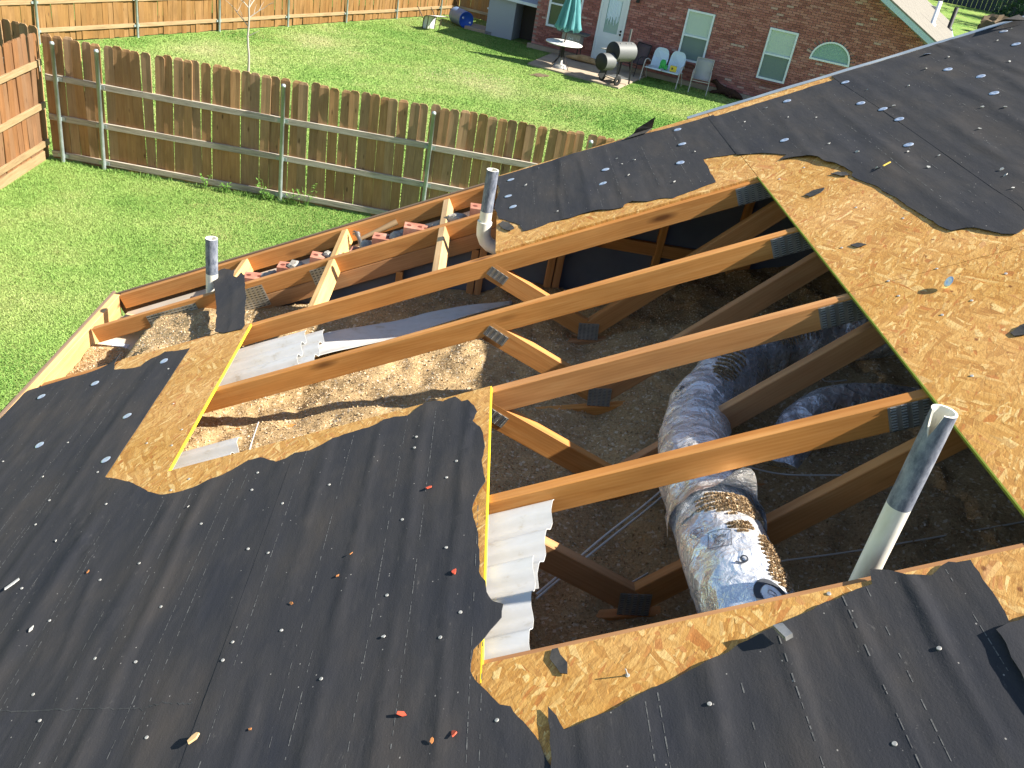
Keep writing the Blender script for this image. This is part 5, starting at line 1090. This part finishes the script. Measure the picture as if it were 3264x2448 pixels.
# smoker grill
ax = Vector((.76, .65, 0)).normalized(); AR = math.atan2(ax.y, ax.x); M = loc_m(5.78, 21.72, AR, PZ)
sm_ = thing('barrel_smoker', (5.78, 21.72, PZ), 'grey offset barrel smoker on wheels at the corner of the patio', 'grill')
RX = Matrix.Rotation(PI/2, 4, 'Y')
def drum(r, x0, x1, y, z, parent, nm):
    b = MB(); T = Matrix.Translation((0, y, z)) @ RX; b.lathe([(r, x0), (r, x1)], 32, 0, T); b.lathe([(r, x1), (r*.97, x1+.012), (.001, x1+.014)], 32, 0, T); b.lathe([(.001, x0-.014), (r*.97, x0-.012), (r, x0)], 32, 1, T)
    o = b.obj(nm, ['grill_grey', 'black_iron'], parent, M); return o
d1 = drum(.27, -.12, .62, 0, .88, sm_, 'cooking_drum'); d2 = drum(.235, -.52, -.14, .0, .60, sm_, 'firebox')
for k in (.02, .25, .5):
    b = MB(); b.box((k, -.12, 1.13), (.05, .03, .02)); b.obj('hinge', 'steel_grey', d1, M)
b = MB(); b.tube([(.60, .12, 1.02), (.60, .12, 1.48)], .032, 12); b.obj('chimney', 'grill_grey', sm_, M)
for x, y in ((.55, .2), (.55, -.2), (-.02, .2), (-.02, -.2)):
    b = MB(); b.bar((x, y, .72), (x+.04, y*1.15, .02 if x > .3 else .14), .04, .04); b.obj('leg', 'black_iron', sm_, M)
for y in (-.30, .30):
    b = MB(); b.lathe([(.05, -.02), (.125, -.025), (.14, -.015), (.14, .015), (.125, .025), (.05, .02)], 22, M=Matrix.Translation((-.02, y, .14)) @ Matrix.Rotation(PI/2, 4, 'X')); b.obj('wheel', 'rubber', sm_, M)
b = MB(); b.bar((-.02, -.28, .14), (-.02, .28, .14), .025, .025); b.bar((-.02, -.2, .17), (.57, -.2, .17), .03, .02); b.bar((-.02, .2, .17), (.57, .2, .17), .03, .02); b.box((.28, 0, .18), (.5, .4, .012)); b.obj('lower_shelf', 'grill_grey', sm_, M)
b = MB(); b.box((.25, .40, .86), (.72, .16, .02)); b.obj('side_shelf', 'steel_grey', sm_, M); b = MB(); b.box((-.45, -.05, .30), (.22, .02, .26), M=Matrix.Rotation(.5, 3, 'Y')); b.obj('ash_door', 'black_iron', sm_, M)
# gas grill cart behind the table
x, y = uv(1.5, -.45); M = loc_m(x, y, ANG, GZ)
gc = thing('gas_grill', (x, y, GZ), 'dark gas grill cart against the brick wall behind the table', 'grill')
b = MB(); b.box((0, 0, .62), (.60, .42, .36)); b.obj('body', 'steel_grey', gc, M); b = MB(); b.box((0, -.02, .83), (.98, .46, .05)); b.obj('shelf', 'grill_grey', gc, M)
for sx in (-1, 1):
    for sy in (-1, 1): b = MB(); b.bar((sx*.27, sy*.18, .45), (sx*.29, sy*.19, .0), .025, .025); b.obj('leg', 'black_iron', gc, M)
b = MB(); T = Matrix.Translation((0, -.215, .66)) @ Matrix.Rotation(PI/2, 4, 'X')
for a0 in (-.7, PI-.7):
    vs = [(r*math.cos(a0+1.4*k/10), r*math.sin(a0+1.4*k/10), 0) for r in (.055, .07) for k in range(11)]; b.add([T @ Vector(v) for v in vs], [(k, k+1, 11+k+1, 11+k) for k in range(10)])
b.lathe([(.001, 0), (.02, .001)], 12, M=T); b.box((.2, -.214, .66), (.03, .004, .012)); b.box((.25, -.214, .655), (.02, .004, .02)); b.obj('emblem', 'frame_white', gc, M)

# chairs
def sling_chair(nm, M, label, sling, frame, parent=None):
    p_ = M.to_translation(); t = thing(nm, p_, label, 'chair')
    b = MB(); rows = [(-.24, .42), (-.1, .39), (.08, .38), (.2, .40), (.25, .46), (.30, .62), (.36, .80), (.40, .94)]
    vs = [(sx*.235, yy, zz) for yy, zz in rows for sx in (-1, 1)]; b.add(vs, [(2*i, 2*i+1, 2*i+3, 2*i+2) for i in range(len(rows)-1)], 0, True); o = b.obj('sling', sling, t, M); o.modifiers.new('thickness', 'SOLIDIFY').thickness = .006
    for sx in (-1, 1):
        b = MB(); b.tube([(sx*.25, yy, zz) for yy, zz in rows], .013, 8); b.obj('side_rail', frame, t, M)
        b = MB(); b.tube([(sx*.27, -.30, .0), (sx*.27, -.25, .36), (sx*.27, -.22, .58), (sx*.27, -.12, .62), (sx*.27, .15, .62), (sx*.26, .29, .58)], .013, 8); b.obj('arm', frame, t, M)
        b = MB(); b.tube([(sx*.26, .10, .39), (sx*.27, .22, .2), (sx*.27, .34, .0)], .013, 8); b.obj('leg', frame, t, M)
    b = MB(); b.tube([(-.25, .40, .94), (.25, .40, .94)], .013, 8); b.tube([(-.26, -.24, .36), (.26, -.24, .36)], .012, 8); b.obj('cross_bar', frame, t, M)
    return t
x, y = uv(5.78, -.72); sling_chair('patio_chair', loc_m(x, y, ANG+.12), 'tan sling chair on the grass under the middle window', 'chair_sling', 'chair_frame')
x, y = uv(3.62, -.55); sling_chair('patio_chair', loc_m(x, y, ANG-.35), 'dark patio chair against the wall behind the smoker', 'chair_dark', 'black_iron')
ML = loc_m(-.02, 26.05, .75) @ Matrix.Translation((0, .1, .27)) @ Matrix.Rotation(1.75, 4, 'X')
sling_chair('patio_chair', ML, 'overturned pale chair lying near the back fence', 'table_white', 'brown_dark')
# two-seat glider bench
x, y = uv(4.60, -.72); M = loc_m(x, y, ANG-.05)
bn = thing('garden_bench', (x, y, GZ), 'white metal two-seat bench with shell backs beside the patio', 'bench')
for sx in (-1, 1):
    n = 18; prof = []
    for k in range(n+1):
        a = PI*k/n; prof.append((sx*.27+.245*math.copysign(abs(math.cos(a))**.55, math.cos(a)), .36+.10*(.55+.45*math.sin(a)), .60+.36*math.sin(a)**.7))
    b = MB(); base = [(sx*.27+.23, .24, .42), (sx*.27-.23, .24, .42)]
    b.add(prof+[base[1], base[0]], [tuple(range(len(prof)+2))]); o = b.obj('backrest', 'bench_white', bn, M); o.modifiers.new('thickness', 'SOLIDIFY').thickness = .012
    b = MB(); rows = [(-.26, .40), (-.24, .43), (-.05, .41), (.12, .40), (.24, .43)]; b.add([(sx*.27+q*.25, yy, zz) for yy, zz in rows for q in (-1, 1)], [(2*i, 2*i+1, 2*i+3, 2*i+2) for i in range(len(rows)-1)], 0, True); o = b.obj('seat', 'bench_white', bn, M); o.modifiers.new('thickness', 'SOLIDIFY').thickness = .015
    b = MB(); b.tube(bez([(sx*.58, -.36, 0), (sx*.575, -.28, .34), (sx*.57, -.2, .58), (sx*.57, 0, .62), (sx*.56, .2, .58), (sx*.54, .34, .52)], 5), .017, 8); b.obj('arm', 'chair_frame', bn, M)
    b = MB(); b.tube(bez([(sx*.56, .05, .42), (sx*.57, .2, .25), (sx*.57, .36, 0)], 4), .016, 8); b.obj('leg', 'chair_frame', bn, M)
b = MB(); b.tube([(-.57, -.22, .40), (.57, -.22, .40)], .014, 8); b.tube([(-.57, .22, .40), (.57, .22, .40)], .014, 8); b.obj('seat_bar', 'chair_frame', bn, M)
ty = thing('toy_truck', M @ Vector((.06, -.02, .43)), 'bright green toy on the seat of the white bench', 'toy')
b = MB(); b.box((-.02, .02, .50), (.22, .18, .10)); b.lathe([(.001, .16), (.06, .15), (.09, .08), (.10, 0)], 14, M=Matrix.Translation((-.06, .02, .54))); o = b.obj('body', 'toy_green', ty, M)
for k in (-.1, .07): b = MB(); b.lathe([(.001, -.02), (.045, -.02), (.045, .02), (.001, .02)], 12, M=Matrix.Translation((k, -.09, .475)) @ Matrix.Rotation(PI/2, 4, 'X')); b.obj('wheel', 'toy_green', ty, M)
ty = thing('toy_block', M @ Vector((.30, 0, .43)), 'yellow toy box beside the green toy on the bench', 'toy'); b = MB(); b.box((.29, -.01, .51), (.20, .16, .16), M=Matrix.Rotation(.25, 3, 'Z')); o = b.obj('body', 'toy_yellow', ty, M); bevel(o.data, .01, 2); b = MB(); b.lathe([(.001, 0), (.035, .004)], 12, M=Matrix.Translation((.27, -.10, .52)) @ Matrix.Rotation(PI/2, 4, 'X')); b.obj('button', 'brown_dark', ty, M)
# dogs: one skinned mesh each
def dog(nm, M, label, mat, chains):
    bm = bmesh.new(); lay = bm.verts.layers.skin.verify(); root = None
    for ch in chains:
        prev = None
        for j, (p, r) in enumerate(ch):
            if isinstance(p, int): v = bm.verts[p]
            else:
                v = bm.verts.new(p); v[lay].radius = (r, r)
            bm.verts.ensure_lookup_table(); bm.verts.index_update()
            if root is None: root = v; v[lay].use_root = True
            if prev is not None: bm.edges.new((prev, v))
            prev = v
    me = bpy.data.meshes.new(nm); bm.to_mesh(me); bm.free(); me.materials.append(MAT[mat])
    o = place(bpy.data.objects.new(nm, me), None, M); o.modifiers.new('skin', 'SKIN').use_smooth_shade = True; s_ = o.modifiers.new('sub', 'SUBSURF'); s_.levels = 1; s_.render_levels = 2
    return tag(o, label, 'dog')
lying = [[((0, 0, .15), .12), ((.18, 0, .16), .125), ((.34, 0, .18), .12), ((.44, 0, .25), .08), ((.52, 0, .33), .065), ((.60, -.01, .34), .062), ((.68, -.02, .31), .035), ((.73, -.02, .30), .028)], [(0, 0), ((-.16, 0, .14), .13), ((-.27, .02, .11), .09), ((-.42, .06, .05), .025), ((-.55, .12, .03), .015)],
         [(2, 0), ((.36, -.10, .10), .05), ((.50, -.13, .05), .035), ((.66, -.13, .03), .03)], [(2, 0), ((.36, .10, .10), .05), ((.50, .13, .05), .035), ((.64, .14, .03), .03)], [(8, 0), ((-.12, -.14, .12), .08), ((.02, -.19, .06), .045), ((-.08, -.22, .03), .032), ((.06, -.23, .025), .026)], [(8, 0), ((-.12, .14, .12), .07), ((.0, .19, .06), .045), ((-.1, .22, .03), .03)],
         [(5, 0), ((.575, -.055, .40), .02), ((.56, -.075, .36), .012)], [(5, 0), ((.575, .045, .40), .02), ((.56, .065, .36), .012)]]
x, y = uv(6.72, -.28); dog('dog', loc_m(x, y, ANG+PI-.15), 'dark brown dog lying by the brick wall under the right window', 'dog_dark', lying)
flat = [[((0, 0, .12), .11), ((.18, 0, .12), .115), ((.32, 0, .12), .10), ((.44, -.02, .09), .065), ((.54, -.03, .08), .06), ((.62, -.05, .06), .035), ((.67, -.05, .05), .027)], [(0, 0), ((-.16, 0, .12), .115), ((-.27, .02, .09), .075), ((-.42, .08, .03), .02), ((-.56, .10, .02), .014)],
        [(2, 0), ((.34, -.14, .05), .04), ((.40, -.28, .03), .028), ((.44, -.38, .025), .026)], [(2, 0), ((.30, -.12, .10), .04), ((.32, -.27, .08), .028), ((.33, -.38, .06), .024)], [(7, 0), ((-.16, -.16, .06), .055), ((-.06, -.27, .04), .032), ((-.1, -.38, .025), .024)], [(7, 0), ((-.12, -.15, .12), .05), ((-.02, -.26, .09), .03), ((-.04, -.37, .06), .022)], [(4, 0), ((.52, .03, .11), .018), ((.50, .07, .09), .01)], [(4, 0), ((.52, -.08, .12), .018), ((.50, -.11, .09), .01)]]
x, y = uv(2.10, -.62); dog('dog', loc_m(x, y, ANG+PI+.1, PZ), 'tan dog lying on the patio between the table and the smoker', 'dog_tan', flat)
# blue drum on its side
M = loc_m(1.28, 27.25, math.radians(-62)); bl = thing('plastic_drum', (1.28, 27.25, GZ), 'blue plastic drum lying on its side near the back fence corner', 'drum')
b = MB(); T = Matrix.Translation((0, 0, .265)) @ RX
b.lathe([(.265, -.75), (.268, -.55), (.262, -.5), (.268, -.45), (.268, -.2), (.262, -.15), (.268, -.1), (.265, .08)], 36, 0, T); b.obj('side', 'barrel_side', bl, M)
b = MB(); b.lathe([(.265, .08), (.266, .10), (.245, .10), (.24, .085), (.001, .083)], 36, 0, T); b.obj('lid', 'barrel_blue', bl, M)
for yy, zz in ((-.13, .33), (.15, .19)): b = MB(); b.lathe([(.035, 0), (.035, .015), (.001, .016)], 14, M=Matrix.Translation((.084, yy, zz)) @ RX); b.obj('bung', 'frame_white', bl, M)
# hole dug in the lawn
lump('dug_hole', (3.72, 21.35, GZ-.005), .22, 'soil', None, 3, (1.5, .8, .16), 3, .6); tag(bpy.data.objects['dug_hole'], 'small dark dug patch of soil in the lawn near the patio', 'hole')

# bare sapling
tr = thing('sapling_tree', (-2.483, 13.31, GZ), 'thin bare sapling behind the brown picket fence', 'tree')
rt = random.Random(4); b = MB(); pts = [Vector((-2.483, 13.31, GZ))]
for k in range(14): pts.append(pts[-1]+Vector((rt.uniform(-.02, .018), rt.uniform(-.02, .02), .17)))
b.tube(pts, [.030-.0014*k for k in range(15)], 8); b.obj('trunk', 'bark_pale', tr)
b = MB()
def limb(p, d, L, r, dep):
    q = [p]; 
    for k in range(4): q.append(q[-1]+d*(L/4)+Vector((rt.uniform(-.02, .02), rt.uniform(-.02, .02), rt.uniform(-.01, .02)))*L*1.5)
    b.tube(q, [r, r*.85, r*.7, r*.5, r*.25], 5)
    if dep:
        for k in (1, 2, 3, 4):
            e = Vector((rt.uniform(-1, 1), rt.uniform(-1, 1), rt.uniform(-.2, .9))).normalized(); limb(q[k], (d*.5+e*.7).normalized(), L*.5, r*.5, dep-1)
for k, (i, a, up, L) in enumerate([(8, 0.0, .5, .26), (9, 2.9, .9, .45), (10, .3, .8, .45), (11, 3.6, .8, .5), (11, 1.2, .9, .5), (12, 5.0, 1.0, .5), (12, 2.4, .9, .5), (13, 0.6, 1.0, .5), (13, 3.6, 1.2, .5), (14, 1.6, 1.4, .5), (14, 4.2, 1.4, .5)]):
    limb(pts[i], Vector((math.cos(a), math.sin(a), up)).normalized(), L, .011, 1 if k else 0)
b.obj('crown', 'bark_pale', tr)

# ================================================================== FAR BACKGROUND (top right corner)
def leafy(nm, x, y, h, r, label, seed, z0=.5, nleaf=2600):
    t = thing(nm, (x, y, GZ), label, 'tree', 'dark trees far behind the neighbour house'); q = np.random.default_rng(seed)
    b = MB(); b.tube([(x, y, GZ), (x+.1, y, GZ+h*.3), (x, y+.1, GZ+h*.6)], [.22, .17, .1], 8)
    for k in range(6): a = k*1.05; b.tube([(x, y, GZ+h*(.3+.05*k)), (x+r*.6*math.cos(a), y+r*.6*math.sin(a), GZ+h*(.45+.07*k))], [.09, .03], 6)
    b.obj('trunk', 'brown_dark', t)
    cl = q.normal(size=(34, 3))*np.array([r*.48, r*.48, h*.24])+np.array([x, y, GZ+h*.52]); c = cl[q.integers(0, 34, nleaf)]+q.normal(size=(nleaf, 3))*r*.2
    c[:, 2] = np.maximum(c[:, 2], GZ+z0); a = q.normal(size=(nleaf, 3)); a /= np.linalg.norm(a, axis=1)[:, None]; e = np.cross(a, q.normal(size=(nleaf, 3))); e /= np.linalg.norm(e, axis=1)[:, None]; s = q.uniform(.12, .3, (nleaf, 1))
    V = np.stack([c-a*s, c+e*s*.6, c+a*s, c-e*s*.6], 1).reshape(-1, 3); place(bpy.data.objects.new('crown', np_mesh('crown', V, np.arange(len(V)).reshape(-1, 4), ['leaf_dark'])), t)
for k, (x, y, h, r) in enumerate([(51.5, 80.5, 8, 3.2), (47.2, 69.5, 7.5, 2.8), (56.5, 90, 8, 3.4)]): leafy('broadleaf_tree', x, y, h, r, ('dense dark tree far behind the pale roof', 'dark tree nearest the pale roof eave', 'farthest dark tree at the top right corner')[k], 40+k)
ff = thing('board_fence', (51, 93, GZ), 'dark tall fence at the far end of the bright lawn', 'fence'); p0, p1 = Vector((44, 97, GZ)), Vector((60, 90.5, GZ)); d = (p1-p0).normalized()
bd = MB(); bd.box((0, 0, 1.6), (.44, .04, 3.2)); bd = bd.mesh('board', 'far_fence')
for k in range(38): place(bpy.data.objects.new('board', bd), ff, Matrix.Translation(p0+d*(k*.455)) @ Matrix.Rotation(math.atan2(d.y, d.x)+random.gauss(0, .03), 4, 'Z'))
ff = thing('board_fence', (61, 97, GZ), 'pale brown board fence at the far top right corner', 'fence'); p0 = Vector((57.5, 97, GZ)); d = Vector((.8, -.6, 0))
bd = MB(); bd.box((0, 0, 1.2), (.5, .04, 2.4)); bd = bd.mesh('board', 'far_board')
for k in range(24): place(bpy.data.objects.new('board', bd), ff, Matrix.Translation(p0+d*(k*.52)) @ Matrix.Rotation(math.atan2(d.y, d.x), 4, 'Z'))
lump('garden_bush', (38.5, 63.5, GZ+.5), 1.1, 'soil', None, 7, (1, 1, .8), 3, .5); tag(bpy.data.objects['garden_bush'], 'brown rounded mound on the bright lawn by the roof edge', 'mound')

# ================================================================== GRASS
def in_frame(P, m=180):
    R_ = np.array(EU); q = (P-np.array(CAM_LOC)) @ R_; x = 1632+2822.9*q[:, 0]/-q[:, 2]; y = 1224-2822.9*q[:, 1]/-q[:, 2]
    return (x > -m) & (x < 3264+m) & (y > -m) & (y < 2448+m) & (q[:, 2] < 0), x, y
def tint(x, y):
    t = .36+.80*vnoise(x, y, .45, 31)+.50*vnoise(x, y, 1.5, 32)+.16*vnoise(x, y, 6, 33)
    for (cx, cy, r) in ((2.4, 18.6, 1.3), (4.6, 19.0, .9), (-4.6, 17.6, 1.3), (-2.4, 21.0, 1.1), (.6, 27.4, .9), (-6.0, 15.6, 1.3), (1.2, 19.6, .9)): t = t + .30*np.exp(-((x-cx)**2+(y-cy)**2)/r**2)
    return np.clip(t, 0, 1)
def blades(n, xr, yr, keep, hmin, hmax, w, seed, name, label, thin=None):
    q = np.random.default_rng(seed); x = q.uniform(*xr, n); y = q.uniform(*yr, n); P = np.stack([x, y, np.full(n, GZ)], 1)
    ok, ix, iy = in_frame(P); ok &= keep(x, y) & (iy < 1340-(ix)*.0)
    x, y = x[ok], y[ok]; n = len(x); tt = np.clip(tint(x, y)+q.normal(size=n)*.06, 0, 1)
    a = q.uniform(0, 2*PI, n); h = q.uniform(hmin, hmax, n)*(1-.35*tt); dx, dy = np.cos(a)*w/2, np.sin(a)*w/2; lean = q.normal(size=(n, 2))*h[:, None]*.55
    z = np.full(n, GZ); V = np.stack([np.stack([x-dx, y-dy, z], 1), np.stack([x+dx, y+dy, z], 1), np.stack([x+lean[:, 0], y+lean[:, 1], z+h], 1)], 1).reshape(-1, 3)
    me = np_mesh(name, V, np.arange(3*n).reshape(-1, 3), ['grass_blade']); at = me.attributes.new('tint', 'FLOAT', 'POINT'); at.data.foreach_set('value', np.repeat(tt, 3).astype(np.float32))
    return tag(place(bpy.data.objects.new(name, me)), label, 'grass', kind='stuff')
fy = lambda x: 8.66-.0741*(x+4.30)
blades(420000, (-4.35, 6.5), (.3, 8.7), lambda x, y: (y < fy(x)-.03) & (x > -4.38), .012, .032, .011, 51, 'grass', 'short green lawn grass in our own yard')
bfx = lambda y: -9.4+(y-12.55)*10.25/17.3
def far_keep(x, y):
    u = (x-3.53)*.93132-(y-25.61)*.36419; v = (x-3.53)*.36419+(y-25.61)*.93132
    pat = (u > 0.9) & (u < 3.8) & (v > -3.0) & (v < -.2)
    return (y > fy(x)+.05) & (x > bfx(y)+.12) & ~((u > -.2) & (v > -.05)) & ~((u > -1.9) & (u < .1) & (v > .4)) & ~(((x-3.39)*.458+(y-22.64)*.889 > 0) & ((x-3.39)*.944-(y-22.64)*.33 > 0) & ((x-6.01)*.914-(y-21.29)*.407 < 0))
blades(520000, (-9, 13), (8, 31), far_keep, .013, .036, .022, 52, 'grass', 'short lawn grass in the neighbouring yard')
# taller tufts along the fence foot and round the posts
q = np.random.default_rng(61); n = 5200; xs = q.uniform(-4.3, 5, n); dens = np.clip(.35+1.1*vnoise(xs, xs*0, 1.3, 9), 0, 1); kp = q.uniform(0, 1, n) < dens; xs = xs[kp]; ys = fy(xs)-.06-np.abs(q.normal(size=len(xs)))*.06
hh = q.uniform(.05, .16, len(xs))*np.clip(.5+1.0*vnoise(xs, xs*0+3, 1.1, 12), .35, 1.2); a = q.uniform(0, 2*PI, len(xs)); w = .006; ln = q.normal(size=(len(xs), 2))*hh[:, None]*.4; z = np.full(len(xs), GZ)
V = np.stack([np.stack([xs-np.cos(a)*w, ys-np.sin(a)*w, z], 1), np.stack([xs+np.cos(a)*w, ys+np.sin(a)*w, z], 1), np.stack([xs+ln[:, 0], ys+ln[:, 1], z+hh], 1)], 1).reshape(-1, 3)
me = np_mesh('tall_grass', V, np.arange(len(V)).reshape(-1, 3), ['grass_blade']); at = me.attributes.new('tint', 'FLOAT', 'POINT'); at.data.foreach_set('value', np.repeat(q.uniform(0, .4, len(xs)), 3).astype(np.float32))
tag(place(bpy.data.objects.new('tall_grass', me)), 'taller grass tufts along the foot of the brown fence', 'grass', kind='stuff')
# weeds by the fence
def weed(x, y, h, seed, label):
    t = thing('weed_plant', (x, y, GZ), label, 'plant', 'weeds at the foot of the fence'); r = random.Random(seed); s_, l_ = MB(), MB()
    for k in range(5):
        a = r.uniform(0, 6.3); top = Vector((x+math.cos(a)*h*.4, y+math.sin(a)*h*.2, GZ+h*r.uniform(.6, 1.05))); pts = [Vector((x, y, GZ)), Vector((x, y, GZ)).lerp(top, .5)+Vector((0, 0, .05)), top]; s_.tube(pts, [.004, .003, .0015], 5)
        for j in range(9):
            p = pts[0].lerp(top, r.uniform(.25, 1)); e = Vector((r.uniform(-1, 1), r.uniform(-1, 1), r.uniform(-.2, .6))).normalized(); f_ = e.cross(Vector((0, 0, 1))).normalized(); L = r.uniform(.03, .07)
            l_.add([p, p+e*L*.5+f_*L*.16, p+e*L, p+e*L*.5-f_*L*.16], [(0, 1, 2, 3)])
    s_.obj('stem', 'weed', t); l_.obj('foliage', 'weed', t)
for i, (x, h, l) in enumerate([(-.35, .42, 'tall spindly weed right of the second steel post'), (-1.9, .25, 'small weed at the fence left of the second steel post'), (-1.6, .18, 'lower of the two small weeds left of the second steel post'), (-1.0, .30, 'leafy weed touching the second steel post on its left'), (-.9, .15, 'low weed at the base of the second steel post'), (-.55, .24, 'low weed just right of the second steel post')]): weed(x, fy(x)-.14, h, i, l)
